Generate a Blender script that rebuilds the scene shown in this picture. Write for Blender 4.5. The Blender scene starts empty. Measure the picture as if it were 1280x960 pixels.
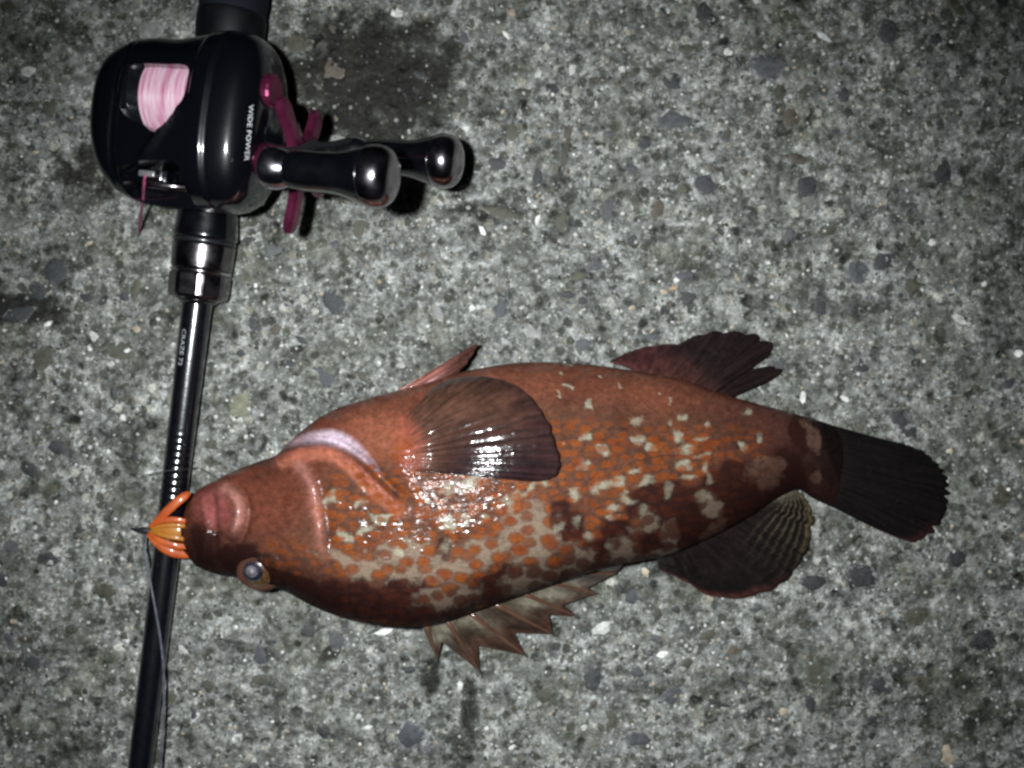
import bpy, bmesh, math, random
import numpy as np
from mathutils import Vector, Matrix

random.seed(7)
rng = np.random.default_rng(11)
scene = bpy.context.scene
col = scene.collection

# ------------------------------------------------------------------ camera, light, exposure
H = 0.400                      # the phone is held 40 cm above the concrete, looking straight down
S = 0.36 / 1280.0              # metres on the ground per photograph pixel
cam_d = bpy.data.cameras.new("camera")
cam = bpy.data.objects.new("camera", cam_d)
col.objects.link(cam)
cam.location = (0, 0, H)
cam_d.sensor_width = 36.0
cam_d.lens = 36.0 * H / 0.36
cam_d.clip_start = 0.01
cam_d.clip_end = 50.0
cam_d.dof.use_dof = True
cam_d.dof.focus_distance = H - 0.016
cam_d.dof.aperture_fstop = 17.0
scene.camera = cam

world = bpy.data.worlds.new("World")
scene.world = world
world.use_nodes = True
bg = world.node_tree.nodes["Background"]
bg.inputs[0].default_value = (0.30, 0.36, 0.50, 1)     # night sky
bg.inputs[1].default_value = 0.016

fl_d = bpy.data.lights.new("phone_flash", "SPOT")
fl = bpy.data.objects.new("phone_flash", fl_d)
col.objects.link(fl)
fl.location = (-0.036, 0.012, H + 0.004)
fl_d.energy = 15.4
fl_d.color = (0.935, 0.978, 1.0)
fl_d.shadow_soft_size = 0.0065
fl_d.spot_size = math.radians(75)
fl_d.spot_blend = 1.0
aim = Vector(((608 - 640) * S, -(585 - 480) * S, 0.0))
fl.rotation_euler = (aim - fl.location).to_track_quat('-Z', 'Y').to_euler()

scene.render.engine = 'CYCLES'
scene.view_settings.view_transform = 'Standard'
scene.view_settings.look = 'None'
scene.view_settings.exposure = 0.0
scene.view_settings.gamma = 1.0
scene.cycles.use_denoising = True
scene.cycles.filter_width = 2.8
scene.cycles.max_bounces = 6

# ------------------------------------------------------------------ helpers
def P(px, py, z=0.0):
    """world point (metres) at height z (mm) that shows at photo pixel px,py"""
    k = S * (1 - z * 0.001 / H)
    return Vector(((px - 640) * k, -(py - 480) * k, z * 0.001))

def Pa(px, py, z):
    k = S * (1 - np.asarray(z) * 0.001 / H)
    return np.stack([(np.asarray(px) - 640) * k, -(np.asarray(py) - 480) * k, np.asarray(z) * 0.001 + 0 * k], -1)

def proj(v):
    v = np.asarray(v)
    k = S * (1 - v[..., 2] / H)
    return v[..., 0] / k + 640, -v[..., 1] / k + 480

def root_loc(o):
    l = Vector((0, 0, 0))
    while o is not None:
        l = l + o.location
        o = o.parent
    return l

def obj(name, verts, faces, mat, parent=None, smooth=True, origin=None):
    """one mesh object; verts are world coordinates in metres"""
    verts = np.asarray(verts, float).reshape(-1, 3)
    base = root_loc(parent) if parent else Vector((0, 0, 0))
    loc = Vector((0, 0, 0))
    if origin is not None:
        loc = Vector(origin) - base
    off = np.array(base + loc)
    me = bpy.data.meshes.new(name)
    me.from_pydata((verts - off).tolist(), [], [list(map(int, f)) for f in faces])
    me.update()
    if smooth:
        me.polygons.foreach_set("use_smooth", [True] * len(me.polygons))
    me.materials.append(mat)
    o = bpy.data.objects.new(name, me)
    col.objects.link(o)
    o.location = loc
    if parent:
        o.parent = parent
    return o

def thing(name, label, cat, loc, group=None):
    o = bpy.data.objects.new(name, None)
    o.empty_display_size = 0.01
    col.objects.link(o)
    o.location = loc
    o["label"] = label
    o["category"] = cat
    if group:
        o["group"] = group
    return o

def grid_faces(n, m, closed_m=False, flip=False):
    f = []
    mm = m if closed_m else m - 1
    for i in range(n - 1):
        for j in range(mm):
            a, b = i * m + j, i * m + (j + 1) % m
            c, d = (i + 1) * m + (j + 1) % m, (i + 1) * m + j
            f.append((a, d, c, b) if flip else (a, b, c, d))
    return f

def fix_normals(o):
    bm = bmesh.new(); bm.from_mesh(o.data)
    bmesh.ops.recalc_face_normals(bm, faces=bm.faces)
    bm.to_mesh(o.data); bm.free()

def set_color(o, name, arr):
    arr = np.asarray(arr, np.float32)
    if arr.shape[1] == 3:
        arr = np.concatenate([arr, np.ones((len(arr), 1), np.float32)], 1)
    a = o.data.attributes.new(name, 'FLOAT_COLOR', 'POINT')
    a.data.foreach_set("color", arr.ravel())

def set_vec(o, name, arr):
    a = o.data.attributes.new(name, 'FLOAT_VECTOR', 'POINT')
    a.data.foreach_set("vector", np.asarray(arr, np.float32).ravel())

def set_float(o, name, arr):
    a = o.data.attributes.new(name, 'FLOAT', 'POINT')
    a.data.foreach_set("value", np.asarray(arr, np.float32).ravel())

def crom(ctrl, n, ts=None):
    """Catmull-Rom through the rows of ctrl, n samples"""
    c = np.asarray(ctrl, float)
    c = np.vstack([2 * c[0] - c[1], c, 2 * c[-1] - c[-2]])
    m = len(c) - 3
    t = np.linspace(0, m, n) if ts is None else np.asarray(ts) * m
    i = np.clip(t.astype(int), 0, m - 1)
    u = (t - i)[:, None]
    p0, p1, p2, p3 = c[i], c[i + 1], c[i + 2], c[i + 3]
    return 0.5 * (2 * p1 + (p2 - p0) * u + (2 * p0 - 5 * p1 + 4 * p2 - p3) * u ** 2 + (3 * p1 - p0 - 3 * p2 + p3) * u ** 3)

def tube(path, radii, seg=12, flat=1.0, cap=True):
    """round tube along world points (metres); flat squashes it in height"""
    path = [Vector(p) for p in path]
    n = len(path)
    V, F = [], []
    for i, p in enumerate(path):
        d = (path[min(i + 1, n - 1)] - path[max(i - 1, 0)]).normalized()
        up = Vector((0, 0, 1)) if abs(d.z) < 0.95 else Vector((1, 0, 0))
        s = d.cross(up).normalized(); w = s.cross(d).normalized()
        r = radii[i] if hasattr(radii, '__len__') else radii
        for k in range(seg):
            a = 2 * math.pi * k / seg
            V.append(p + s * (r * math.cos(a)) + w * (r * flat * math.sin(a)))
    F = grid_faces(n, seg, True)
    if cap:
        F.append(tuple(range(seg))[::-1]); F.append(tuple((n - 1) * seg + k for k in range(seg)))
    return V, F

def lathe(frame, prof, seg=48, cap=True, axis='t'):
    """prof = (position along the axis, radius) in mm; frame maps (t, r, u) mm to the world"""
    V = []
    for a, r in prof:
        for k in range(seg):
            th = 2 * math.pi * k / seg
            V.append(frame(a, r * math.cos(th), r * math.sin(th)))
    F = grid_faces(len(prof), seg, True)
    if cap:
        F.append(tuple(range(seg))[::-1]); F.append(tuple((len(prof) - 1) * seg + k for k in range(seg)))
    return V, F

def polydist(px, py, line):
    """distance, signed distance (positive on the left when y points down) and position 0..1 along a pixel polyline"""
    line = np.asarray(line, float)
    best = np.full(px.shape, 1e9); sg = np.zeros(px.shape); tt = np.zeros(px.shape)
    L = np.r_[0, np.cumsum(np.hypot(*(line[1:] - line[:-1]).T))]
    for i in range(len(line) - 1):
        a, b = line[i], line[i + 1]
        d = b - a; l2 = d @ d
        u = np.clip(((px - a[0]) * d[0] + (py - a[1]) * d[1]) / l2, 0, 1)
        dx, dy = px - a[0] - u * d[0], py - a[1] - u * d[1]
        dist = np.hypot(dx, dy)
        k = dist < best
        best[k] = dist[k]
        cr = d[0] * dy - d[1] * dx
        sg[k] = np.where(cr < 0, 1, -1)[k] * dist[k]
        tt[k] = ((L[i] + u * math.sqrt(l2)) / L[-1])[k]
    return best, sg, tt

def smooth01(x, a, b):
    t = np.clip((x - a) / (b - a), 0, 1)
    return t * t * (3 - 2 * t)

# ---- node helper
class NT:
    def __init__(self, name):
        self.m = bpy.data.materials.new(name)
        self.m.use_nodes = True
        self.t = self.m.node_tree
        self.b = self.t.nodes["Principled BSDF"]
    def n(self, typ, **kw):
        nd = self.t.nodes.new(typ)
        for k, v in kw.items():
            if k.startswith("i_"):
                key = k[2:]
                key = int(key) if key.isdigit() else key.replace("_", " ")
                if hasattr(v, "is_linked") or hasattr(v, "links"):
                    self.t.links.new(v, nd.inputs[key])
                else:
                    nd.inputs[key].default_value = v
            else:
                setattr(nd, k, v)
        return nd
    def link(self, a, b):
        self.t.links.new(a, b)
    def math(self, op, a, b=0.0, c=None, clamp=False):
        nd = self.n("ShaderNodeMath", operation=op, use_clamp=clamp)
        for i, v in enumerate((a, b) if c is None else (a, b, c)):
            if isinstance(v, (int, float)):
                nd.inputs[i].default_value = v
            else:
                self.link(v, nd.inputs[i])
        return nd.outputs[0]
    def mix(self, fac, a, b, blend='MIX'):
        nd = self.n("ShaderNodeMix", data_type='RGBA', blend_type=blend)
        for idx, v in ((0, fac), (6, a), (7, b)):
            if isinstance(v, (int, float)):
                nd.inputs[idx].default_value = v
            elif isinstance(v, tuple):
                nd.inputs[idx].default_value = v if len(v) == 4 else (*v, 1)
            else:
                self.link(v, nd.inputs[idx])
        return nd.outputs[2]
    def ramp(self, fac, stops, interp='LINEAR'):
        nd = self.n("ShaderNodeValToRGB")
        nd.color_ramp.interpolation = interp
        e = nd.color_ramp.elements
        while len(e) < len(stops):
            e.new(0.5)
        for el, (p, c) in zip(e, stops):
            el.position = p
            el.color = (c, c, c, 1) if isinstance(c, (int, float)) else (*c, 1)
        self.link(fac, nd.inputs[0])
        return nd.outputs[0]
    def attr(self, name):
        return self.n("ShaderNodeAttribute", attribute_name=name)
    def mapr(self, v, a, b, c=0.0, d=1.0):
        nd = self.n("ShaderNodeMapRange")
        nd.interpolation_type = 'SMOOTHSTEP'
        self.link(v, nd.inputs[0])
        for i, x in zip((1, 2, 3, 4), (a, b, c, d)):
            nd.inputs[i].default_value = x
        return nd.outputs[0]
    def noise(self, vec, scale, detail=3.0, rough=0.55, out=0):
        nd = self.n("ShaderNodeTexNoise", i_Scale=scale, i_Detail=detail, i_Roughness=rough)
        self.link(vec, nd.inputs["Vector"])
        return nd.outputs[out]
    def set(self, **kw):
        for k, v in kw.items():
            key = k.replace("_", " ")
            if hasattr(v, "is_linked"):
                self.link(v, self.b.inputs[key])
            else:
                self.b.inputs[key].default_value = v
    def bump(self, h, strength, dist, normal=None):
        nd = self.n("ShaderNodeBump", i_Strength=strength, i_Distance=dist)
        self.link(h, nd.inputs["Height"])
        if normal is not None:
            self.link(normal, nd.inputs["Normal"])
        return nd.outputs[0]
    def mm(self):
        """object coordinates in millimetres"""
        tc = self.n("ShaderNodeTexCoord")
        v = self.n("ShaderNodeVectorMath", operation='SCALE')
        self.link(tc.outputs["Object"], v.inputs[0]); v.inputs[3].default_value = 1000.0
        return v.outputs[0]

def plain(name, colr, rough=0.4, metal=0.0, coat=0.0, coat_r=0.1, grain=0.0, spec=0.5, grain_scale=1.5):
    """a smooth material with faint procedural unevenness in colour and gloss"""
    m = NT(name)
    v = m.mm()
    n1 = m.noise(v, 0.18, 4)
    n2 = m.noise(v, grain_scale, 3)
    m.set(Base_Color=m.mix(m.mapr(n1, 0.3, 0.7), tuple(c * 0.8 for c in colr), tuple(min(1, c * 1.2) for c in colr)))
    m.set(Roughness=m.mapr(n1, 0.2, 0.8, max(0.02, rough - 0.06), rough + 0.08), Metallic=metal,
          Coat_Weight=coat, Coat_Roughness=coat_r, Specular_IOR_Level=spec)
    if grain:
        m.set(Normal=m.bump(n2, grain, 0.0003))
    return m.m

# ------------------------------------------------------------------ concrete
def concrete_mat():
    m = NT("weathered_concrete")
    v0 = m.mm()
    wob = m.noise(v0, 0.35, 3, 0.6, out=1)
    sub = m.n("ShaderNodeVectorMath", operation='SUBTRACT'); m.link(wob, sub.inputs[0]); sub.inputs[1].default_value = (0.5, 0.5, 0.5)
    sc = m.n("ShaderNodeVectorMath", operation='SCALE'); m.link(sub.outputs[0], sc.inputs[0]); sc.inputs[3].default_value = 2.6
    ad = m.n("ShaderNodeVectorMath", operation='ADD'); m.link(v0, ad.inputs[0]); m.link(sc.outputs[0], ad.inputs[1])
    v = ad.outputs[0]
    def vor(scale, feature='F1'):
        nd = m.n("ShaderNodeTexVoronoi", i_Scale=scale, feature=feature)
        m.link(v, nd.inputs["Vector"]); return nd
    # cement paste
    paste = m.ramp(m.noise(v, 0.27, 5, 0.58), [(0.32, (0.050, 0.053, 0.045)), (0.43, (0.145, 0.148, 0.135)), (0.55, (0.225, 0.228, 0.215)), (0.66, (0.33, 0.332, 0.318)), (0.78, (0.46, 0.46, 0.44))])
    # sand and fine gravel at three sizes
    a = vor(0.62)
    sa = m.n("ShaderNodeSeparateColor"); m.link(a.outputs["Color"], sa.inputs[0])
    ca = m.ramp(sa.outputs[0], [(0.0, (0.035, 0.037, 0.03)), (0.14, (0.105, 0.10, 0.066)), (0.30, (0.19, 0.185, 0.17)),
                                (0.60, (0.28, 0.285, 0.275)), (0.86, (0.39, 0.39, 0.37)), (0.97, (0.47, 0.465, 0.43))])
    fa = m.math('MULTIPLY', m.mapr(a.outputs["Distance"], 0.75, 0.28), m.mapr(sa.outputs[1], 0.25, 0.75, 0.10, 0.70))
    c1 = m.mix(fa, paste, ca)
    b = vor(0.26)
    sb = m.n("ShaderNodeSeparateColor"); m.link(b.outputs["Color"], sb.inputs[0])
    cb = m.ramp(sb.outputs[0], [(0.0, (0.030, 0.033, 0.028)), (0.3, (0.085, 0.083, 0.056)), (0.6, (0.075, 0.082, 0.080)),
                                (0.8, (0.20, 0.18, 0.14)), (1.0, (0.42, 0.41, 0.36))])
    fb = m.math('MULTIPLY', m.mapr(b.outputs["Distance"], 0.50, 0.36), m.mapr(sb.outputs[1], 0.42, 0.62, 0.0, 0.85))
    c2 = m.mix(fb, c1, cb)
    f = vor(1.5)
    sf = m.n("ShaderNodeSeparateColor"); m.link(f.outputs["Color"], sf.inputs[0])
    c3 = m.mix(m.mapr(sf.outputs[0], 0.0, 0.45, 0.40, 0.0), c2, (0.06, 0.06, 0.05))
    c3 = m.mix(m.mapr(sf.outputs[1], 0.84, 1.0, 0.0, 0.35), c3, (0.55, 0.55, 0.52))
    # algae and dirt
    green = m.mapr(m.noise(v0, 0.035, 4, 0.6), 0.44, 0.70, 0.0, 0.50)
    c4 = m.mix(green, c3, (0.092, 0.096, 0.058), 'MIX')
    st = m.attr("stain").outputs["Fac"]
    big = m.noise(v0, 0.09, 4, 0.6)
    c4 = m.mix(1.0, c4, m.ramp(big, [(0.28, 0.50), (0.5, 0.95), (0.72, 1.35)]), "MULTIPLY")
    stn = m.mapr(m.math('ADD', st, m.math('MULTIPLY', m.math('SUBTRACT', m.noise(v, 0.14, 6, 0.70), 0.5), 2.1)), 0.18, 0.92)
    dk = m.mix(1.0, c4, (0.15, 0.143, 0.10), 'MULTIPLY')
    c5 = m.mix(stn, c4, dk)
    gm = m.n("ShaderNodeGamma", i_Gamma=1.45); m.link(c5, gm.inputs["Color"])
    c5 = m.mix(1.0, gm.outputs[0], (1.50, 1.525, 1.555), "MULTIPLY")
    hsv = m.n("ShaderNodeHueSaturation", i_Saturation=0.80, i_Value=1.0); m.link(c5, hsv.inputs["Color"])
    m.set(Base_Color=hsv.outputs[0])
    wet = m.mapr(m.noise(v0, 0.5, 3, 0.6), 0.56, 0.70)
    m.set(Roughness=m.mix(wet, (0.68,) * 3, (0.34,) * 3), Specular_IOR_Level=0.35)
    hgt = m.math('ADD', m.math('MULTIPLY', a.outputs["Distance"], -0.7), m.math('MULTIPLY', f.outputs["Distance"], -0.35))
    hgt = m.math('ADD', hgt, m.math('MULTIPLY', m.noise(v, 2.2, 4, 0.7), 0.8))
    m.set(Normal=m.bump(hgt, 0.75, 0.0006))
    return m.m

def stone_mat(name="gravel_stone", use_attr=False):
    m = NT(name)
    v = m.mm()
    if use_attr:
        c = m.attr("tint").outputs["Color"]
    else:
        c = m.n("ShaderNodeObjectInfo").outputs["Color"]
    gi = m.n("ShaderNodeNewGeometry")
    ps = m.n("ShaderNodeVectorMath", operation='SCALE'); m.link(gi.outputs["Position"], ps.inputs[0]); ps.inputs[3].default_value = 1000
    v = ps.outputs[0]
    n1 = m.noise(v, 0.45, 5, 0.65)
    n2 = m.noise(v, 1.6, 3, 0.7)
    c1 = m.mix(1.0, c, m.ramp(n1, [(0.25, 0.40), (0.5, 1.0), (0.75, 1.9)]), 'MULTIPLY')
    tc = m.n("ShaderNodeTexCoord"); sx = m.n("ShaderNodeSeparateXYZ"); m.link(tc.outputs["Object"], sx.inputs[0])
    rr = m.math('SQRT', m.math('ADD', m.math('MULTIPLY', sx.outputs[0], sx.outputs[0]), m.math('MULTIPLY', sx.outputs[1], sx.outputs[1])))
    fn = m.noise(v, 0.8, 5, 0.7)
    film = m.mapr(fn, 0.60, 0.74, 0.0, 0.60)
    if not use_attr:
        film = m.math('MAXIMUM', film, m.mapr(m.math('ADD', rr, m.math('MULTIPLY', m.math('SUBTRACT', fn, 0.5), 2.2)), 0.80, 1.15, 0.0, 0.55))
    c2 = m.mix(film, c1, (0.22, 0.22, 0.21))       # cement film left on the stone
    c3 = m.mix(m.mapr(m.noise(v, 0.9, 2), 0.58, 0.75, 0.0, 0.5), c2, (0.035, 0.035, 0.03))
    m.set(Base_Color=c3, Roughness=m.mapr(n1, 0.3, 0.7, 0.50, 0.80) if use_attr else m.mapr(n1, 0.3, 0.7, 0.34, 0.65), Specular_IOR_Level=0.3)
    m.set(Normal=m.bump(n2, 0.55, 0.0005))
    return m.m

def fft_noise(ny, nx, cell, sharp=1.0):
    """smooth random field, feature size about `cell` samples, unit variance"""
    w = rng.standard_normal((ny, nx))
    fy = np.fft.fftfreq(ny)[:, None]; fx = np.fft.rfftfreq(nx)[None, :]
    f2 = fx ** 2 + fy ** 2
    flt = np.exp(-f2 * (cell * 1.6) ** 2 * sharp)
    out = np.fft.irfft2(np.fft.rfft2(w) * flt, s=(ny, nx))
    return out / out.std()

def axis_coords(half, step, far):
    a = list(np.arange(0, half + step / 2, step))
    d = step
    while a[-1] < far:
        d *= 1.22
        a.append(a[-1] + d)
    a = np.array(a)
    return np.concatenate([-a[:0:-1], a])

STAINS = [  # px, py, rx, ry, strength of the dark patches, dirty and wet ones among them
    (462, 98, 115, 85, 1.0), (440, 150, 70, 40, 0.9), (500, 60, 60, 50, 0.8), (400, 40, 60, 40, 0.5), (520, 80, 40, 35, 0.7), (105, 215, 40, 40, 0.7), (30, 385, 55, 22, 0.95), (70, 335, 26, 30, 0.7),
    (330, 300, 40, 30, 0.35), (480, 175, 60, 40, 0.6), (1090, 30, 120, 40, 0.30), (1230, 60, 90, 90, 0.28), (1265, 330, 40, 140, 0.35),  # the far right entries darken the top right corner and edge
    (950, 80, 45, 30, 0.25), (20, 820, 40, 60, 0.45), (90, 940, 40, 30, 0.5), (20, 500, 30, 60, 0.4), (150, 470, 30, 25, 0.35),
    (537, 850, 13, 28, 0.8), (588, 890, 12, 45, 0.75), (575, 940, 30, 25, 0.6), (790, 735, 20, 14, 0.6), (760, 715, 12, 8, 0.6), (340, 800, 16, 35, 0.4),
    (610, 265, 45, 14, 0.65), (700, 275, 18, 25, 0.6), (300, 860, 30, 20, 0.35), (1190, 870, 100, 80, 0.45), (1010, 860, 60, 26, 0.3), (590, 440, 20, 10, 0.5),
    (600, 130, 60, 40, 0.3), (50, 60, 60, 60, 0.4), (170, 560, 18, 40, 0.5), (175, 620, 10, 40, 0.4)]  # last two: a dark streak left of the rod

def build_ground():
    xs = axis_coords(0.215, 0.00048, 2.5)
    ys = axis_coords(0.165, 0.00048, 2.5)
    nx, ny = len(xs), len(ys)
    X, Y = np.meshgrid(xs, ys)
    dense = smooth01(np.abs(X), 0.30, 0.22) * smooth01(np.abs(Y), 0.25, 0.17)
    big = fft_noise(ny, nx, 34); mid = fft_noise(ny, nx, 11); sml = fft_noise(ny, nx, 4.2); tin = fft_noise(ny, nx, 2.0)
    z = 0.28 * big + 0.24 * mid + 0.20 * sml + 0.10 * tin
    pits = np.maximum(np.clip(fft_noise(ny, nx, 7) - 1.25, 0, 2), np.clip(fft_noise(ny, nx, 13) - 1.45, 0, 2))
    z = z - 0.95 * pits
    z = np.minimum(z, 0.75) - 0.75                     # crests at z = 0
    Z = z * dense - (1 - dense) * 0.75
    px = X / S + 640; py = -Y / S + 480
    st = np.zeros_like(X)
    for (cx, cy, rx, ry, k) in STAINS:
        d = ((px - cx) / rx) ** 2 + ((py - cy) / ry) ** 2
        st = np.maximum(st, k * np.exp(-0.7 * d ** 1.7))
    st = np.clip(st + 0.10 * np.clip(big, 0, 2) * (st > 0.05), 0, 1)
    st = np.maximum(st, np.clip(pits * 0.7, 0, 0.52))  # pits get a darker colour too
    V = np.stack([X, Y, Z * 0.001], -1).reshape(-1, 3)
    idx = np.arange(nx * ny).reshape(ny, nx)
    Q = np.stack([idx[:-1, :-1], idx[:-1, 1:], idx[1:, 1:], idx[1:, :-1]], -1).reshape(-1, 4)
    me = bpy.data.meshes.new("concrete_ground")
    me.vertices.add(len(V)); me.vertices.foreach_set("co", V.astype(np.float32).ravel())
    me.loops.add(Q.size); me.loops.foreach_set("vertex_index", Q.astype(np.int32).ravel())
    me.polygons.add(len(Q)); me.polygons.foreach_set("loop_start", np.arange(0, Q.size, 4, dtype=np.int32))
    me.update(calc_edges=True)
    me.polygons.foreach_set("use_smooth", np.ones(len(Q), bool))
    me.materials.append(concrete_mat())
    o = bpy.data.objects.new("concrete_ground", me); col.objects.link(o)
    o["kind"] = "structure"
    o["label"] = "rough grey weathered concrete with exposed gravel and dark stains"
    set_float(o, "stain", st.ravel())
    hz = lambda x, y: float(Z[min(ny - 1, max(0, np.searchsorted(ys, y))), min(nx - 1, max(0, np.searchsorted(xs, x)))])
    return o, hz

ground, ground_z = build_ground()

def stone_mesh(k):
    """pebble cut flush: 9 sides, 45 triangles"""
    r = random.Random(100 + k)
    n = 9
    ang = [2 * math.pi * (i + r.uniform(-0.28, 0.28)) / n for i in range(n)]
    rad = [r.uniform(0.60, 1.15) for _ in range(n)]
    V, F = [], []
    for (s, z) in ((1.0, -0.75), (1.0, 0.0), (0.72, 0.30)):
        for a, q in zip(ang, rad):
            V.append((q * s * math.cos(a), q * s * math.sin(a), z + r.uniform(-0.06, 0.06)))
    V.append((r.uniform(-.1, .1), r.uniform(-.1, .1), 0.36))
    F = grid_faces(3, n, True)
    F += [(2 * n + i, 2 * n + (i + 1) % n, 3 * n) for i in range(n)]
    me = bpy.data.meshes.new("stone"); me.from_pydata(V, [], F); me.update()
    bm = bmesh.new(); bm.from_mesh(me); bmesh.ops.recalc_face_normals(bm, faces=bm.faces); bm.to_mesh(me); bm.free()
    me.polygons.foreach_set("use_smooth", [True] * len(me.polygons))
    me.materials.append(STONE)
    return me

STONE = stone_mat()
stone_shapes = [stone_mesh(k) for k in range(16)]
DK = (0.026, 0.028, 0.029); GY = (0.060, 0.063, 0.066); OL = (0.052, 0.050, 0.034); BR = (0.068, 0.054, 0.038); WH = (0.50, 0.50, 0.47); TN = (0.26, 0.22, 0.16); BL = (0.046, 0.050, 0.057)
named = [  # px, py, length, width (px), angle deg (image, clockwise), colour
    (842, 102, 36, 22, 25, DK), (840, 150, 54, 24, -4, GY), (712, 160, 46, 12, -78, BR), (707, 192, 46, 15, -76, OL), (882, 230, 30, 28, 20, BL), (1010, 232, 34, 30, 60, DK),
    (690, 112, 20, 20, 0, DK), (701, 275, 20, 34, 10, OL), (963, 82, 58, 36, -8, GY), (580, 128, 14, 26, 0, OL), (745, 330, 20, 18, 0, GY), (985, 22, 30, 32, 40, OL),
    (806, 178, 20, 20, 30, DK), (761, 168, 18, 10, 0, GY), (620, 205, 24, 26, 60, DK), (690, 125, 12, 12, 0, OL), (298, 508, 36, 42, 30, (0.17, 0.165, 0.11)), (268, 556, 40, 14, 10, OL),
    (1078, 722, 44, 36, 0, DK), (1016, 729, 36, 28, 10, DK), (1104, 326, 28, 24, -30, DK), (1073, 338, 34, 28, 70, GY), (1140, 360, 20, 30, 10, OL), (1025, 384, 20, 24, 0, DK),
    (1077, 455, 28, 24, 20, DK), (1143, 300, 20, 22, 0, OL), (1180, 215, 26, 44, 10, DK), (1130, 530, 30, 50, -40, DK), (1265, 280, 26, 22, 0, DK), (975, 115, 20, 26, 0, OL),
    (1005, 115, 14, 24, 10, OL), (1055, 117, 16, 22, 0, DK), (990, 148, 26, 30, 0, BR), (1060, 140, 14, 14, 0, DK), (1110, 40, 26, 36, 10, DK), (998, 198, 26, 20, 30, BR),
    (724, 345, 24, 12, -8, OL), (710, 368, 22, 11, 0, DK), (728, 376, 12, 12, 0, DK), (747, 385, 10, 10, 0, DK), (760, 396, 12, 12, 20, DK), (768, 360, 16, 8, 0, DK),
    (626, 386, 18, 28, 15, BL), (860, 372, 22, 28, 40, DK), (855, 345, 30, 12, 0, GY), (815, 421, 22, 10, 0, BL), (790, 300, 14, 18, 20, DK), (625, 265, 50, 16, 20, OL),
    (672, 222, 16, 26, 15, DK), (640, 165, 22, 26, 0, OL), (820, 262, 18, 30, 40, BR), (760, 262, 20, 40, 5, GY), (860, 60, 24, 12, 0, OL), (880, 15, 26, 30, 0, DK),
    (830, 200, 0.1, 0.1, 0, DK), (720, 570, 0.1, 0.1, 0, DK), (70, 340, 32, 42, 20, DK), (45, 365, 30, 26, 0, DK), (25, 392, 44, 22, -25, DK), (108, 372, 18, 12, 20, DK),
    (155, 370, 14, 14, 0, BL), (150, 437, 50, 24, 10, OL), (168, 362, 14, 30, 10, OL), (255, 350, 16, 16, 0, OL), (345, 412, 16, 16, 0, BR), (360, 455, 20, 12, 0, DK), (300, 440, 20, 14, 20, DK),
    (340, 312, 26, 18, -10, GY), (400, 470, 40, 22, 30, BL), (310, 300, 18, 12, 0, DK), (60, 700, 30, 22, 10, DK), (70, 560, 30, 18, 20, DK), (130, 740, 34, 26, 0, OL), (40, 830, 30, 22, 0, DK),
    (420, 800, 26, 26, 10, GY), (385, 790, 22, 22, 40, DK), (325, 820, 20, 26, 0, BL), (512, 838, 20, 10, 0, DK), (305, 888, 18, 10, 10, DK), (325, 850, 26, 16, 0, OL), (480, 790, 26, 9, -6, WH),
    (790, 745, 18, 20, 0, BL), (775, 738, 12, 14, 0, DK), (822, 768, 12, 18, 0, OL), (845, 762, 12, 12, 0, DK), (885, 795, 26, 18, -15, OL), (945, 760, 18, 14, 0, GY), (920, 790, 14, 12, 0, DK),
    (1005, 780, 16, 16, 0, OL), (1100, 860, 30, 28, 10, DK), (1145, 770, 40, 26, -30, OL), (1090, 905, 26, 22, 0, DK), (800, 925, 40, 20, 10, GY), (980, 890, 14, 12, 0, TN), (860, 830, 14, 14, 0, OL),
    (760, 900, 30, 28, 0, OL), (900, 880, 40, 8, 18, DK), (1230, 800, 40, 30, 0, DK), (1200, 700, 40, 26, 20, DK), (1250, 620, 30, 30, 0, OL), (740, 850, 24, 40, 15, DK), (680, 870, 24, 28, 0, OL),
    (1030, 45, 26, 9, 35, (0.42, 0.43, 0.42)), (910, 64, 13, 11, 0, WH), (1275, 442, 12, 12, 0, WH), (1004, 498, 10, 18, 10, WH), (1056, 498, 11, 9, 0, WH), (1231, 355, 8, 8, 0, WH), (1166, 303, 12, 10, 0, (0.42, 0.42, 0.4)),
    (846, 350, 10, 8, 30, WH), (745, 132, 5, 11, 5, WH), (632, 42, 6, 14, -40, WH), (603, 288, 8, 14, -40, (0.42, 0.42, 0.41)), (672, 272, 7, 18, 5, (0.45, 0.45, 0.43)), (715, 88, 10, 14, 0, WH), (590, 385, 10, 10, 0, WH),
    (830, 365, 10, 8, 0, TN), (790, 385, 10, 9, 0, TN), (842, 360, 10, 7, 0, (0.3, 0.2, 0.11)), (495, 15, 18, 14, 0, WH), (60, 405, 12, 7, -30, WH), (156, 440, 20, 7, -35, (0.45, 0.46, 0.46)), (116, 420, 12, 14, 0, (0.38, 0.37, 0.35)),
    (138, 455, 10, 9, 0, (0.4, 0.4, 0.36)), (640, 15, 14, 10, 30, TN), (575, 858, 10, 16, 0, (0.4, 0.4, 0.37)), (730, 910, 10, 8, 0, WH), (640, 935, 12, 5, -30, WH), (460, 910, 14, 6, 0, WH), (296, 920, 14, 5, 0, WH), (380, 865, 10, 9, 0, (0.36, 0.36, 0.34)),
    (902, 744, 10, 14, -40, (0.5, 0.52, 0.54)), (888, 748, 10, 10, 0, TN), (828, 819, 14, 13, 0, WH), (1063, 590, 14, 10, 0, BL)]
FISH_BOX = [(260, 720, 430, 790), (480, 900, 450, 790), (880, 1010, 500, 720)]

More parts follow.
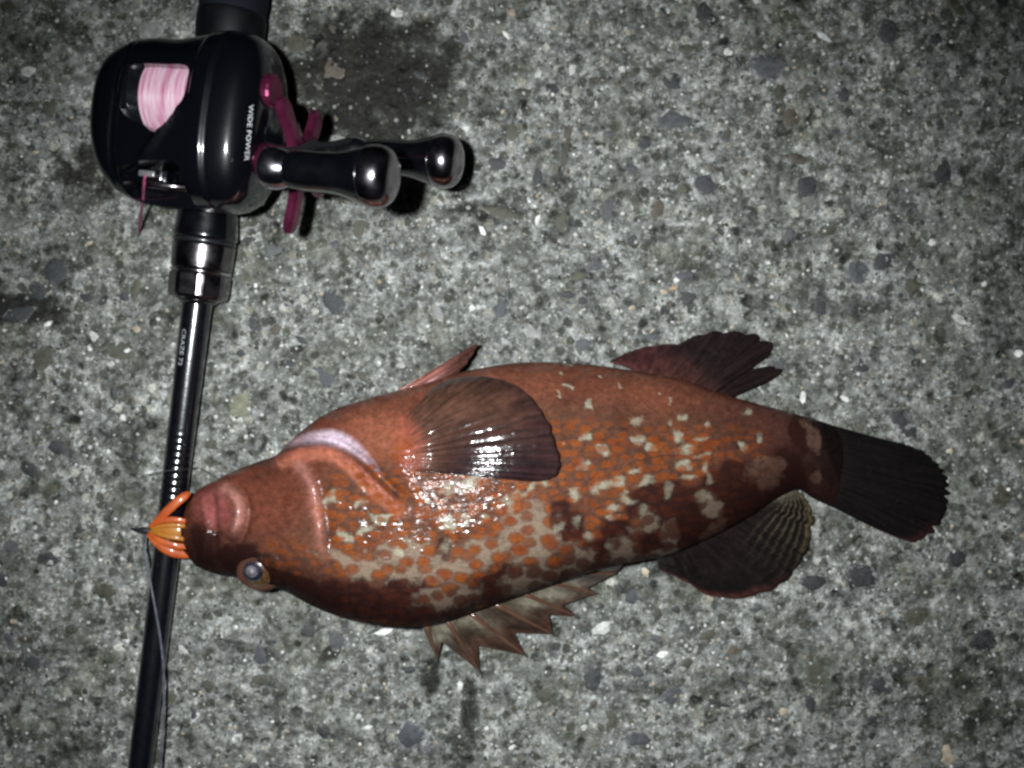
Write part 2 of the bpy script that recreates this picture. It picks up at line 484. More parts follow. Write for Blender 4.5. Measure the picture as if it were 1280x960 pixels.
def hidden(px, py):
    if 225 < px < 1020:
        top = np.interp(px, [225, 330, 460, 600, 900, 1020], [610, 585, 505, 470, 490, 530])
        bot = np.interp(px, [225, 330, 500, 600, 780, 1020], [700, 735, 785, 765, 705, 640])
        if top + 12 < py < bot - 12:
            return True
    if 1020 <= px < 1170 and 555 < py < 650:
        return True
    if 125 < px < 345 and 60 < py < 250:
        return True
    return False

stones = []
def place_stone(px, py, L, W, ang, c, lift=None):
    p = P(px, py, 0)
    o = bpy.data.objects.new("stone", stone_shapes[len(stones) % 16]); col.objects.link(o)
    o.parent = ground
    hz = ground_z(p.x, p.y)
    s = min(L, W)
    o.location = (p.x, p.y, (max(hz, -0.75) + (random.uniform(-0.05, 0.22) if lift is None else lift)) * 0.001)
    o.rotation_euler = (random.uniform(-0.05, 0.05), random.uniform(-0.05, 0.05), -math.radians(ang))
    o.scale = (L / 2 * S, W / 2 * S, max(0.0006, s * S * random.uniform(0.05, 0.10)))
    j = random.uniform(0.8, 1.2)
    j *= 0.78 if c[0] < 0.25 else 1.0
    o.color = (c[0] * j, c[1] * j, c[2] * j, 1)
    stones.append(o)
for (px, py, L, W, a, c) in named:
    if L > 1:
        place_stone(px, py, L * 1.02, W * 1.02, a, c)
taken = [(n[0], n[1], max(n[2], n[3]) / 2) for n in named]
tries = 0
while len(stones) < 296 and tries < 20000:
    tries += 1
    px, py = random.uniform(-5, 1285), random.uniform(-5, 965)
    L = 10 + 30 * random.random() ** 2.2
    W = L * random.uniform(0.45, 1.0)
    if hidden(px, py) or any((px - q[0]) ** 2 + (py - q[1]) ** 2 < (q[2] + L * 0.62) ** 2 for q in taken):
        continue
    taken.append((px, py, L / 2))
    place_stone(px, py, L, W, random.uniform(0, 180), random.choice([DK, DK, GY, GY, OL, OL, BR, BL, TN, (0.33, 0.33, 0.31), (0.2, 0.2, 0.19)]))

def build_grit():
    V, F, C = [], [], []
    oc = [(1, 0), (0.45, 0.88), (-0.5, 0.85), (-1, 0.05), (-0.45, -0.9), (0.5, -0.86)]
    pal = [DK, DK, GY, GY, OL, OL, BR, (0.3, 0.3, 0.28), (0.36, 0.36, 0.34), (0.42, 0.42, 0.40), TN, (0.24, 0.24, 0.23), (0.20, 0.20, 0.19)]
    for _ in range(9000):
        px, py = random.uniform(-60, 1340), random.uniform(-60, 1020)
        if hidden(px, py):
            continue
        p = P(px, py, 0)
        z = ground_z(p.x, p.y) * 0.001
        r = random.uniform(1.3, 3.6) * S
        e = random.uniform(0.55, 1.0); th = random.uniform(0, 6.28); ct, sn = math.cos(th), math.sin(th)
        b = len(V); h = r * random.uniform(0.25, 0.6)
        for s, zz in ((1.0, -0.0003), (0.85, h * 0.6)):
            for (ux, uy) in oc:
                ux *= s * random.uniform(0.8, 1.15); uy *= s * e
                V.append((p.x + r * (ux * ct - uy * sn), p.y + r * (ux * sn + uy * ct), z + zz))
        V.append((p.x, p.y, z + h))
        for i in range(6):
            j = (i + 1) % 6
            F.append((b + i, b + j, b + 6 + j, b + 6 + i)); F.append((b + 6 + i, b + 6 + j, b + 12))
        c = random.choice(pal); k = random.uniform(0.8, 1.2)
        k *= 1 - 0.8 * max(q[4] * math.exp(-0.9 * (((px - q[0]) / q[2]) ** 2 + ((py - q[1]) / q[3]) ** 2)) for q in STAINS)   # grains in a dark patch are darker too
        C += [(c[0] * k, c[1] * k, c[2] * k)] * 13
    o = obj("grit", V, F, stone_mat("grit_grain", True), ground, smooth=True)
    o["kind"] = "stuff"
    set_color(o, "tint", np.array(C))
build_grit()

# ------------------------------------------------------------------ fish
FISH_AT = P(620, 610, 0)
fish = thing("spotted_grouper", "dead reddish brown grouper with orange spots lying on its side on the concrete", "fish", FISH_AT)

STN = np.array([  # upper (belly) edge px, lower (back) edge px, thickness mm
    (242, 622, 243, 700, 19), (250, 611, 253, 709, 22.5), (270, 600, 276, 717, 26), (296, 587, 300, 720, 30), (323, 577, 328, 733, 34),
    (348, 567, 358, 736, 38), (376, 540, 398, 757, 42), (414, 514, 440, 772, 44.5), (460, 498, 490, 781, 46), (520, 482, 545, 778, 47),
    (582, 464, 610, 756, 47), (655, 453, 690, 729, 45), (730, 455, 765, 707, 41), (795, 464, 830, 694, 35), (850, 474, 885, 672, 29),
    (902, 492, 935, 646, 23), (952, 506, 970, 623, 18.5), (1000, 519, 996, 612, 15), (1030, 528, 1018, 624, 12), (1052, 536, 1040, 634, 8.5)], float)
NS, KT, KB = 430, 150, 40

def paint_blob(px, py, cx, cy, rx, ry=None, ang=0.0, soft=0.45):
    ry = ry or rx
    a = math.radians(ang); dx, dy = px - cx, py - cy
    u = (dx * math.cos(a) + dy * math.sin(a)) / rx; v = (-dx * math.sin(a) + dy * math.cos(a)) / ry
    d = np.hypot(u, v)
    return smooth01(d, 1 + soft, 1 - soft)

GILL = crom([(341, 572), (362, 563), (395, 556), (420, 560), (446, 577), (470, 600), (492, 620), (516, 641)], 40)
PREOP = crom([(374, 583), (386, 600), (392, 622), (397, 655), (401, 690), (399, 712)], 24)
CLEFT = crom([(352, 560), (382, 549), (415, 547), (438, 556), (458, 572), (478, 594)], 24)
MAXIL = crom([(282, 612), (294, 622), (299, 640), (294, 662), (284, 675)], 20)
JAW = crom([(252, 618), (256, 640), (257, 668), (254, 700)], 16)
CHIN = crom([(268, 611), (300, 600), (340, 588), (372, 584)], 16)
OPERC = crom([(520, 645), (545, 668), (556, 690), (552, 712), (535, 735)], 20)

PALE = [  # px, py, rx, ry, angle: cream blotches on the skin
    (415, 622, 9, 9, 0), (450, 630, 6, 5, 0), (475, 647, 13, 5, 8), (430, 669, 10, 6, 20), (455, 663, 13, 5, -35), (562, 656, 12, 9, 0), (580, 647, 10, 7, 20), (560, 612, 10, 6, 0), (588, 604, 13, 10, -20),
    (634, 631, 10, 8, 0), (605, 646, 5, 4, 0), (556, 682, 9, 7, -30), (650, 617, 20, 5, -38), (663, 606, 6, 6, 0), (678, 603, 9, 4, 0), (750, 607, 8, 7, 0), (742, 614, 7, 5, 0), (760, 603, 8, 4, -20), (773, 604, 9, 5, -25),
    (792, 587, 12, 5, -10), (730, 582, 9, 5, 0), (721, 650, 5, 9, 15), (767, 633, 7, 5, 0), (785, 625, 12, 5, 20), (766, 646, 6, 5, 0), (802, 639, 7, 6, 0), (834, 611, 5, 9, 15), (885, 599, 6, 5, 20), (879, 587, 5, 6, 0),
    (856, 580, 10, 5, -20), (882, 567, 12, 4, -20), (757, 562, 5, 9, -40), (815, 562, 8, 4, 0), (732, 548, 6, 4, 0), (752, 557, 5, 5, 0), (795, 525, 7, 6, -40), (800, 549, 8, 7, 30), (813, 560, 5, 4, 0), (845, 548, 5, 9, -20), (860, 561, 12, 5, -30),
    (885, 530, 6, 6, 0), (837, 527, 5, 3.5, 0), (854, 522, 4, 3.5, 0), (880, 567, 12, 4, -20), (877, 547, 10, 3.5, 0), (936, 515, 7, 6, 0), (927, 556, 8, 6, 40), (949, 550, 4, 7, 0), (740, 510, 5, 3.5, 30), (733, 506, 4, 3, 0),
    (808, 604, 10, 5, -10), (782, 613, 6, 4, 0), (860, 596, 9, 4, -10), (832, 461, 9, 6, 30), (720, 618, 5, 9, 30), (700, 657, 6, 6, 0), (735, 668, 6, 6, 0), (500, 690, 5, 5, 0), (760, 682, 6, 8, 0), (880, 620, 10, 6, 0)]
SPECK = [(699, 468), (712, 484), (695, 499), (698, 494), (776, 486), (827, 492), (835, 500), (760, 441), (713, 457), (748, 468)]
RET = [  # reticulated pale zones between the spots
    (505, 690, 34, 24, 0), (552, 706, 62, 22, -6), (662, 668, 38, 46, -15), (600, 690, 45, 18, -15), (560, 745, 45, 16, -10), (665, 722, 40, 20, -25), (720, 700, 26, 20, -30),
    (780, 690, 22, 20, 0), (836, 668, 14, 16, 0), (805, 655, 20, 14, -30), (832, 695, 26, 11, -5), (890, 634, 14, 14, 0), (470, 720, 40, 10, 5), (440, 700, 50, 10, 10)]
BARS = [(862, 690, 60, 26, -30), (930, 640, 46, 30, -38), (985, 600, 26, 26, 0), (820, 628, 40, 14, -20), (745, 690, 40, 16, -20), (600, 742, 40, 14, -8), (885, 668, 66, 38, -32), (905, 622, 52, 34, -30), (960, 606, 40, 26, 10), (845, 640, 40, 34, -25), (850, 650, 60, 44, -25), (780, 702, 60, 18, -20), (690, 734, 60, 13, -15), (470, 758, 110, 15, 8), (355, 732, 60, 13, 32), (930, 610, 40, 26, -25),   # dark blotches / bars
    (640, 726, 50, 15, -12), (610, 735, 22, 14, 0), (470, 752, 85, 16, 8), (430, 735, 34, 12, 0), (505, 735, 40, 14, 8), (730, 706, 36, 16, -15), (715, 660, 14, 24, 15), (770, 662, 22, 12, -10), (700, 640, 10, 18, 10),
    (860, 640, 44, 34, -25), (905, 628, 34, 28, -30), (880, 690, 34, 22, -20), (820, 615, 32, 12, -15), (915, 590, 26, 14, -15), (985, 585, 17, 26, -10), (960, 620, 26, 12, 20), (930, 640, 30, 22, -30), (835, 680, 16, 9, -10), (380, 735, 30, 12, 30), (545, 770, 40, 9, -10), (1000, 545, 12, 24, 0),
    (552, 690, 10, 18, 30), (255, 680, 14, 26, 0), (300, 700, 26, 18, 0)]
OCHRE = [(957, 590, 24, 22, -20), (972, 580, 10, 12, 0), (892, 668, 20, 12, -35), (903, 651, 9, 8, 0), (1018, 548, 8, 25, -8), (1022, 597, 8, 8, 0), (1008, 527, 9, 6, 0)]

def build_fish_body():
    ctrl = crom(STN, NS)
    sil = 0.42
    K = KT + KB
    th = np.r_[np.linspace(0, math.pi, KT, endpoint=False), math.pi + np.linspace(0, math.pi, KB, endpoint=False)]
    ct = np.sign(np.cos(th)) * np.abs(np.cos(th)) ** 0.93
    stn = np.sin(th)
    V = np.zeros((NS, K, 3)); 
    for i in range(NS):
        ux, uy, lx, ly, h = ctrl[i]
        zs = sil * h
        if i > NS * 0.90:
            zs = max(zs, 4.2)
        U, L = np.array(P(ux, uy, zs)), np.array(P(lx, ly, zs))
        mid, half = (U + L) / 2, (U - L) / 2
        ring = mid[None] + half[None] * ct[:, None]
        top = (h - zs) * np.clip(stn, 0, 1) ** 0.88
        bot = (zs - 0.3) * np.clip(-stn, 0, 1) ** 0.8
        ring[:, 2] = (zs + top - bot) * 0.001
        V[i] = ring
    px, py = proj(V)
    wt = smooth01(np.sin(th), 0.02, 0.35)[None, :] * np.ones((NS, 1))
    dz = np.zeros((NS, K))
    # gill cover edge with the open cleft behind it
    d, sg, t = polydist(px, py, GILL)
    end = smooth01(t, 1.0, 0.82) * (0.35 + 0.65 * smooth01(t, 0.0, 0.12))
    dz += end * (2.0 * smooth01(-sg, -2.0, 1.5) * np.exp(-(np.minimum(sg, 0) / 17.0) ** 2) - 2.6 * np.exp(-((sg - 6.0) / 5.5) ** 2) * smooth01(sg, -1, 3)) + end * 0.25 * np.exp(-((sg + 1.5) / 2.0) ** 2) - end * 0.45 * np.exp(-((sg + 12) / 2.2) ** 2)
    d2, sg2, t2 = polydist(px, py, PREOP)
    e2 = smooth01(t2, 1.0, 0.7) * smooth01(t2, 0.0, 0.1)
    dz += e2 * (1.1 * np.exp(-(d2 / 7.0) ** 2) - 0.7 * np.exp(-((sg2 - 13) / 6.0) ** 2))
    d3, sg3, t3 = polydist(px, py, MAXIL)
    e3 = smooth01(t3, 1.0, 0.75) * smooth01(t3, 0.0, 0.15)
    dz += e3 * (2.1 * np.exp(-(d3 / 6.0) ** 2)) + 1.0 * paint_blob(px, py, 280, 640, 20, 36, 0, 0.6)
    dz -= e3 * 1.5 * np.exp(-((d3 - 12) / 4.5) ** 2) * (sg3 > 0)
    d4, sg4, t4 = polydist(px, py, JAW)
    dz += 1.3 * np.exp(-(d4 / 5.0) ** 2) - 1.4 * np.exp(-((d4 - 13) / 5.0) ** 2) * (px > 258)
    d5, sg5, t5 = polydist(px, py, CHIN)
    dz -= 0.7 * np.exp(-(d5 / 5.0) ** 2) * smooth01(t5, 0, .2) * smooth01(t5, 1, .8)
    d6, sg6, t6 = polydist(px, py, OPERC)
    dz -= 0.6 * np.exp(-(d6 / 5.0) ** 2) * smooth01(t6, 0, .2) * smooth01(t6, 1, .7)
    # pectoral fin root and the socket of the eye
    dz += 2.2 * paint_blob(px, py, 505, 556, 26, 42, -8, 0.8)
    dz += 1.0 * np.exp(-((np.hypot(px - 324, py - 712) - 23) / 5.0) ** 2) - 0.8 * paint_blob(px, py, 324, 712, 18)
    dz -= 0.7 * np.exp(-(np.hypot(px - 297, py - 700) / 5.0) ** 2)      # nostril
    for ln, k_ in ((crom([(262, 660), (282, 672), (302, 690)], 10), 0.7), (crom([(330, 660), (352, 676), (372, 700)], 10), 0.45), (crom([(360, 600), (352, 640), (362, 670)], 10), 0.4), (crom([(420, 575), (452, 604), (486, 640)], 12), 0.5)):
        dd_, _, tt_ = polydist(px, py, ln)
        dz -= k_ * np.exp(-(dd_ / 4.0) ** 2) * smooth01(tt_, 0, .25) * smooth01(tt_, 1, .75)
    # belly and flank unevenness
    for _ in range(60):
        cx, cy = random.uniform(300, 980), random.uniform(480, 740)
        dz += random.uniform(-0.28, 0.28) * np.exp(-(((px - cx) / random.uniform(14, 45)) ** 2 + ((py - cy) / random.uniform(10, 30)) ** 2))
    V[..., 2] += dz * wt * 0.001
    # mouth: the front ring folds inwards into the gape
    front = V[0]
    c0 = front.mean(0)
    inner = []
    for s, dx in ((0.86, -0.0016), (0.70, 0.001), (0.60, 0.006), (0.45, 0.013), (0.02, 0.015)):
        r = c0 + (front - c0) * s; r[:, 0] += dx; inner.append(r)
    inner = np.array(inner[::-1])
    tail = V[-1]; c1 = tail.mean(0); cap = np.array([c1 + (tail - c1) * s + np.array([0.001, -0.0004, 0]) for s in (0.6, 0.02)])
    A = np.concatenate([inner, V, cap], 0)
    n_in = len(inner); N = len(A)
    px, py = proj(A)
    pz = A[..., 2]
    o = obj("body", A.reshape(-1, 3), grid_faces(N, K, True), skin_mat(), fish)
    fix_normals(o)
    px, py = px.ravel(), py.ravel()
    # ---- colour of the skin
    def C(*c): return np.array(c)
    def blend(base, c, w): return base + (np.asarray(c)[None] - base) * np.clip(w, 0, 1)[:, None]
    flank, belly, head, dark = C(.066, .029, .018), C(.112, .038, .022), C(.096, .029, .017), C(.040, .0105, .008)
    base = np.tile(flank, (len(px), 1))
    bl = np.interp(px, [240, 350, 450, 560, 700, 860, 1000], [690, 612, 560, 505, 505, 515, 520])
    belly_w = smooth01(py - bl, 18, -22)
    base = blend(base, belly, belly_w)
    hw = smooth01(px + (py - 640) * 0.55, 420, 345)
    base = blend(base, head, hw * smooth01(py, 735, 640))
    base = blend(base, C(.050, .022, .015), hw * smooth01(py, 655, 712))
    base = blend(base, C(.040, .015, .012), smooth01(px, 850, 960) * 0.8)
    d, sg, t = polydist(px, py, GILL)
    inside = smooth01(t, 0, 0.02) * smooth01(t, 1.0, 0.9)
    base = blend(base, C(.27, .090, .055), inside * np.exp(-((sg + 9) / 10.0) ** 4) * 0.85)
    base = blend(base, C(.13, .036, .026), inside * np.exp(-((sg + 4) / 2.5) ** 2) * 0.6)  # red-brown shadow line along the gill edge, painted into the skin
    d2, _, t2 = polydist(px, py, CLEFT)
    wdt = 9.5 * np.sin(np.pi * np.clip(t2 ** 0.85, 0.06, 0.97)) + 1.5
    base = blend(base, C(.37, .325, .40), smooth01(d2, wdt * 1.25, wdt * 0.35) * (0.30 + 0.70 * np.exp(-((t2 - 0.58) / 0.26) ** 2)))
    d3, sg3, t3 = polydist(px, py, PREOP)
    base = blend(base, C(.29, .125, .10), np.exp(-(d3 / 7.0) ** 2) * smooth01(t3, 1, .55) * 0.8)  # pink ridge, its whitish wet sheen painted into the colour
    d4, sg4, t4 = polydist(px, py, MAXIL)
    base = blend(base, C(.36, .165, .135), np.exp(-(d4 / 7.5) ** 2) * smooth01(t4, 1, .55) * 0.85)  # pink jaw bone with a painted wet sheen
    base = blend(base, C(.22, .062, .058), paint_blob(px, py, 268, 636, 22, 26, 0, .6) * 0.75)
    base = blend(base, C(.23, .050, .032), paint_blob(px, py, 507, 560, 12, 36, -6, .7) * 0.75)
    base = blend(base, C(.20, .066, .038), paint_blob(px, py, 475, 545, 40, 30, 25, .8) * 0.7)
    base = blend(base, C(.011, .0065, .0065), smooth01(px - 0.30 * (py - 580), 992, 1040))
    base = blend(base, C(.026, .011, .009), smooth01(py - np.interp(px, STN[:, 2], STN[:, 3]), -75, -8) * 0.85)   # dark back pigment, with the shade of its turned-down edge painted in
    # masks, their edges wandering
    def wander(k):
        out = np.zeros(len(px))
        for _ in range(7):
            a, f, p = random.uniform(0, 6.28), random.uniform(0.09, 0.33), random.uniform(0, 6.28)
            out += np.sin((px * math.cos(a) + py * math.sin(a)) * f + p) / 7 ** 0.5
        return out * k
    px0, py0 = px, py
    px, py = px + wander(3.6), py + wander(3.2)
    pale = np.zeros(len(px))
    for b in PALE: pale = np.maximum(pale, paint_blob(px, py, b[0], b[1], b[2] * 1.0 + .3, b[3] * 1.0 + .3, b[4], soft=0.75))
    for (a, b) in SPECK: pale = np.maximum(pale, paint_blob(px, py, a, b, 3.4, 2.6, 0, 0.4) * 1.0)
    ret = np.zeros(len(px))
    for b in RET: ret = np.maximum(ret, paint_blob(px, py, *b, soft=0.5))
    bars = np.zeros(len(px))
    for b in BARS: bars = np.maximum(bars, paint_blob(px, py, *b, soft=0.65))
    och = np.zeros(len(px))
    for b in OCHRE: och = np.maximum(och, paint_blob(px, py, *b, soft=0.4))
    px, py = px0, py0
    spot = smooth01(py - bl, 2, 34) * smooth01(px - 0.25 * (py - 640), 372, 415) * smooth01(px, 985, 900)
    spot = np.maximum(spot, 0.75 * smooth01(np.hypot((px - 345) / 1.2, py - 690), 60, 30) * smooth01(py, 665, 685) * smooth01(px, 320, 335))
    back = np.maximum(smooth01(py - np.interp(px, STN[:, 2], STN[:, 3]), np.interp(px, [700, 850], [-62, -95]), -4), 0.95 * smooth01(px - 0.30 * (py - 580), 1028, 1046))  # dark back pigment plus painted edge shade, and the dark tail end
    g = np.zeros(len(px), bool); g[:n_in * K] = True
    base[g] = C(.10, .022, .020)
    base[:(n_in - 2) * K] = C(.025, .006, .006)
    for mk in (pale, ret, bars, och, spot): mk[g] = 0
    set_color(o, "base", base)
    set_color(o, "marks", np.stack([pale, ret, bars], 1))
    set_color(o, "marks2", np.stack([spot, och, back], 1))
    # flat skin coordinates in mm
    kk = S * 1000 * 0.9
    set_vec(o, "skin", np.stack([px * kk, py * kk, 0 * px], 1))
    topm = (np.tile(np.sin(th), (N, 1)).ravel() > 0.02) & ~g
    return o, px[topm], py[topm], pz.ravel()[topm] * 1000

def skin_mat():
    m = NT("wet_grouper_skin")
    base = m.attr("base").outputs["Color"]
    s1 = m.n("ShaderNodeSeparateColor"); m.link(m.attr("marks").outputs["Color"], s1.inputs[0])
    s2 = m.n("ShaderNodeSeparateColor"); m.link(m.attr("marks2").outputs["Color"], s2.inputs[0])
    pale, ret, bars = s1.outputs
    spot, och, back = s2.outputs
    uv = m.attr("skin").outputs["Vector"]
    wob = m.noise(uv, 0.55, 3, 0.6, out=1)
    sub = m.n("ShaderNodeVectorMath", operation='SUBTRACT'); m.link(wob, sub.inputs[0]); sub.inputs[1].default_value = (.5, .5, .5)
    sc = m.n("ShaderNodeVectorMath", operation='SCALE'); m.link(sub.outputs[0], sc.inputs[0]); sc.inputs[3].default_value = 1.7
    ad = m.n("ShaderNodeVectorMath", operation='ADD'); m.link(uv, ad.inputs[0]); m.link(sc.outputs[0], ad.inputs[1])
    vw = ad.outputs[0]
    sq = m.n("ShaderNodeMapping"); m.link(vw, sq.inputs[0]); sq.inputs["Scale"].default_value = (0.74, 1.0, 1)
    rows = m.n("ShaderNodeMapping"); m.link(vw, rows.inputs[0]); rows.inputs["Scale"].default_value = (0.60, 1.0, 1); rows.inputs["Rotation"].default_value = (0, 0, 0.12)
    vs = m.n("ShaderNodeTexVoronoi", voronoi_dimensions='2D', i_Scale=0.41, i_Randomness=0.8); m.link(rows.outputs[0], vs.inputs["Vector"])
    css = m.n("ShaderNodeSeparateColor"); m.link(vs.outputs["Color"], css.inputs[0])
    vo = m.n("ShaderNodeTexVoronoi", voronoi_dimensions='2D', i_Scale=0.245, i_Randomness=0.85); m.link(sq.outputs[0], vo.inputs["Vector"])
    cs = m.n("ShaderNodeSeparateColor"); m.link(vo.outputs["Color"], cs.inputs[0])
    st0 = m.n('ShaderNodeMapping'); m.link(uv, st0.inputs[0]); st0.inputs['Scale'].default_value = (0.75, 1.15, 1)
    n_lo = m.noise(uv, 0.16, 3, 0.6); n_mid = m.noise(uv, 0.5, 4, 0.65); n_hi = m.noise(uv, 1.8, 3, 0.7)
    # skin base, freckled
    c = m.mix(1.0, base, m.ramp(n_mid, [(0.25, 0.62), (0.5, 1.0), (0.75, 1.42)]), 'MULTIPLY')
    c = m.mix(1.0, c, m.ramp(n_hi, [(0.25, 0.90), (0.5, 1.0), (0.75, 1.10)]), 'MULTIPLY')
    c = m.mix(1.0, c, m.ramp(m.noise(uv, 0.07, 3, 0.6), [(0.3, (0.72, 0.70, 0.70)), (0.5, (1, 1, 1)), (0.7, (1.25, 1.15, 1.1))]), 'MULTIPLY')
    # dark bars
    bm_ = m.math('MULTIPLY', m.mapr(m.math('ADD', bars, m.math('MULTIPLY', m.math('SUBTRACT', n_lo, 0.5), 0.9)), 0.16, 0.72), 0.93)
    c = m.mix(bm_, c, (0.019, 0.0062, 0.0052))
    thr = m.math('ADD', m.math('MULTIPLY', cs.outputs[0], 0.20), 0.27)
    dd = m.math('SUBTRACT', thr, vo.outputs["Distance"])
    # pale net between the spots, cream blotches, ochre blotches
    rt = m.mapr(m.math('ADD', ret, m.math('MULTIPLY', m.math('SUBTRACT', n_mid, 0.5), 1.4)), 0.15, 1.05, 0.0, 0.66)
    rt = m.math('MULTIPLY', rt, m.mapr(dd, 0.02, -0.22, 0.25, 1.0))
    c = m.mix(rt, c, (0.205, 0.158, 0.115))
    oc = m.mapr(m.math('ADD', och, m.math('MULTIPLY', m.math('SUBTRACT', n_mid, 0.5), 2.2)), 0.30, 1.20, 0.0, 0.42)
    c = m.mix(oc, c, (0.150, 0.085, 0.058))
    # orange spots: large ones amid the pale net, small faint ones in rows elsewhere
    keep = m.math('SUBTRACT', 1.0, m.math('MULTIPLY', bm_, 0.70))
    bigz = m.mapr(ret, 0.02, 0.45)
    n_sp = m.mapr(n_hi, 0.3, 0.7, 0.75, 1.1)
    sp1 = m.math('MULTIPLY', m.mapr(dd, -0.18, 0.20), m.math('MULTIPLY', bigz, m.mapr(cs.outputs[1], 0.02, 0.40, 0.45, 0.92)))
    d2 = m.math('SUBTRACT', m.math('ADD', m.math('MULTIPLY', css.outputs[0], 0.20), 0.34), vs.outputs["Distance"])
    sp2 = m.math('MULTIPLY', m.mapr(d2, -0.13, 0.17), m.math('MULTIPLY', m.math('SUBTRACT', 1.0, bigz), m.mapr(css.outputs[1], 0.02, 0.6, 0.25, 0.85)))
    sp = m.math('MULTIPLY', m.math('MULTIPLY', m.math('ADD', sp1, sp2), n_sp), m.math('MULTIPLY', spot, keep))
    tone = m.mapr(n_lo, 0.3, 0.7)
    oc1 = m.mix(tone, (0.122, 0.026, 0.006), (0.195, 0.050, 0.008))
    ocol = m.mix(m.math('MULTIPLY', bm_, 0.85), oc1, (0.062, 0.013, 0.005))
    c = m.mix(sp, c, ocol)
    pl = m.mapr(m.math('ADD', pale, m.math('MULTIPLY', m.math('SUBTRACT', n_mid, 0.5), 1.5)), 0.22, 1.10, 0.0, 0.80)
    pl = m.math('MULTIPLY', pl, m.mapr(n_hi, 0.32, 0.55, 0.45, 1.0))
    c = m.mix(m.math('MULTIPLY', pl, m.math('SUBTRACT', 1.0, m.math('MULTIPLY', m.math('MAXIMUM', sp, m.math('MULTIPLY', bm_, 0.6)), 0.92))), c, (0.275, 0.270, 0.200))
    c = m.mix(m.math('MULTIPLY', back, 0.80), c, m.mix(1.0, c, (0.26, 0.22, 0.22), 'MULTIPLY'))          # darker back pigment, deepened by painted shade towards the edge
    fs = m.n("ShaderNodeTexVoronoi", voronoi_dimensions='2D', i_Scale=1.05); m.link(st0.outputs[0], fs.inputs["Vector"])
    c = m.mix(1.0, c, m.ramp(fs.outputs["Distance"], [(0.05, 1.08), (0.35, 1.0), (0.70, 0.86)]), 'MULTIPLY')      # fine scales
    m.set(Base_Color=c)
    # slime: small scales and wrinkles break the mirror image of the flash
    st = m.n("ShaderNodeMapping"); m.link(uv, st.inputs[0]); st.inputs["Scale"].default_value = (0.55, 1.25, 1)
    scl = m.n("ShaderNodeTexVoronoi", voronoi_dimensions='2D', i_Scale=0.62, feature='SMOOTH_F1', i_Smoothness=0.35); m.link(st.outputs[0], scl.inputs["Vector"])
    wr = m.noise(st.outputs[0], 0.34, 3, 0.6)
    hgt = m.math('ADD', m.math('MULTIPLY', scl.outputs["Distance"], -0.34), m.math('MULTIPLY', wr, 2.6))
    dv = m.n("ShaderNodeTexVoronoi", voronoi_dimensions='2D', i_Scale=0.34); m.link(st.outputs[0], dv.inputs["Vector"])
    dc = m.n("ShaderNodeSeparateColor"); m.link(dv.outputs["Color"], dc.inputs[0])
    drop = m.math('MULTIPLY', m.mapr(dv.outputs["Distance"], 0.0, 0.34, 1.0, 0.0), m.mapr(dc.outputs[0], 0.36, 0.42))
    hgt = m.math('ADD', hgt, m.math('MULTIPLY', drop, 0.8))                                     # beads of water
    cgt = m.math('ADD', m.math('ADD', m.math('MULTIPLY', wr, 3.8), m.math('MULTIPLY', drop, 0.8)), m.math('MULTIPLY', scl.outputs["Distance"], -0.12))
    hgt = m.math('ADD', hgt, m.math('MULTIPLY', fs.outputs["Distance"], -0.5))
    m.set(Normal=m.bump(hgt, 0.25, 0.0006), Coat_Normal=m.bump(cgt, 0.30, 0.0009))
    m.set(Roughness=m.mapr(n_mid, 0.3, 0.7, 0.62, 0.75), Specular_IOR_Level=0.05, Coat_Weight=m.math('MULTIPLY', m.math('MAXIMUM', m.mapr(m.noise(st.outputs[0], 0.21, 3, 0.6), 0.46, 0.62, 0.06, 0.62), drop), m.math('SUBTRACT', 1.0, m.math('MULTIPLY', back, 0.85))), Coat_Roughness=0.15, Coat_IOR=1.6,
          Subsurface_Weight=0.06, Subsurface_Radius=(0.002, 0.0007, 0.0004), Subsurface_Scale=0.6)
    return m.m

body, BX, BY, BZ = build_fish_body()

def body_top(px, py):
    px, py = np.atleast_1d(px), np.atleast_1d(py)
    out = np.zeros(len(px))
    for i in range(len(px)):
        d = (BX - px[i]) ** 2 + (BY - py[i]) ** 2
        k = np.argpartition(d, 6)[:6]
        out[i] = BZ[k].max() if d[k[0]] < 400 else 0
    return out

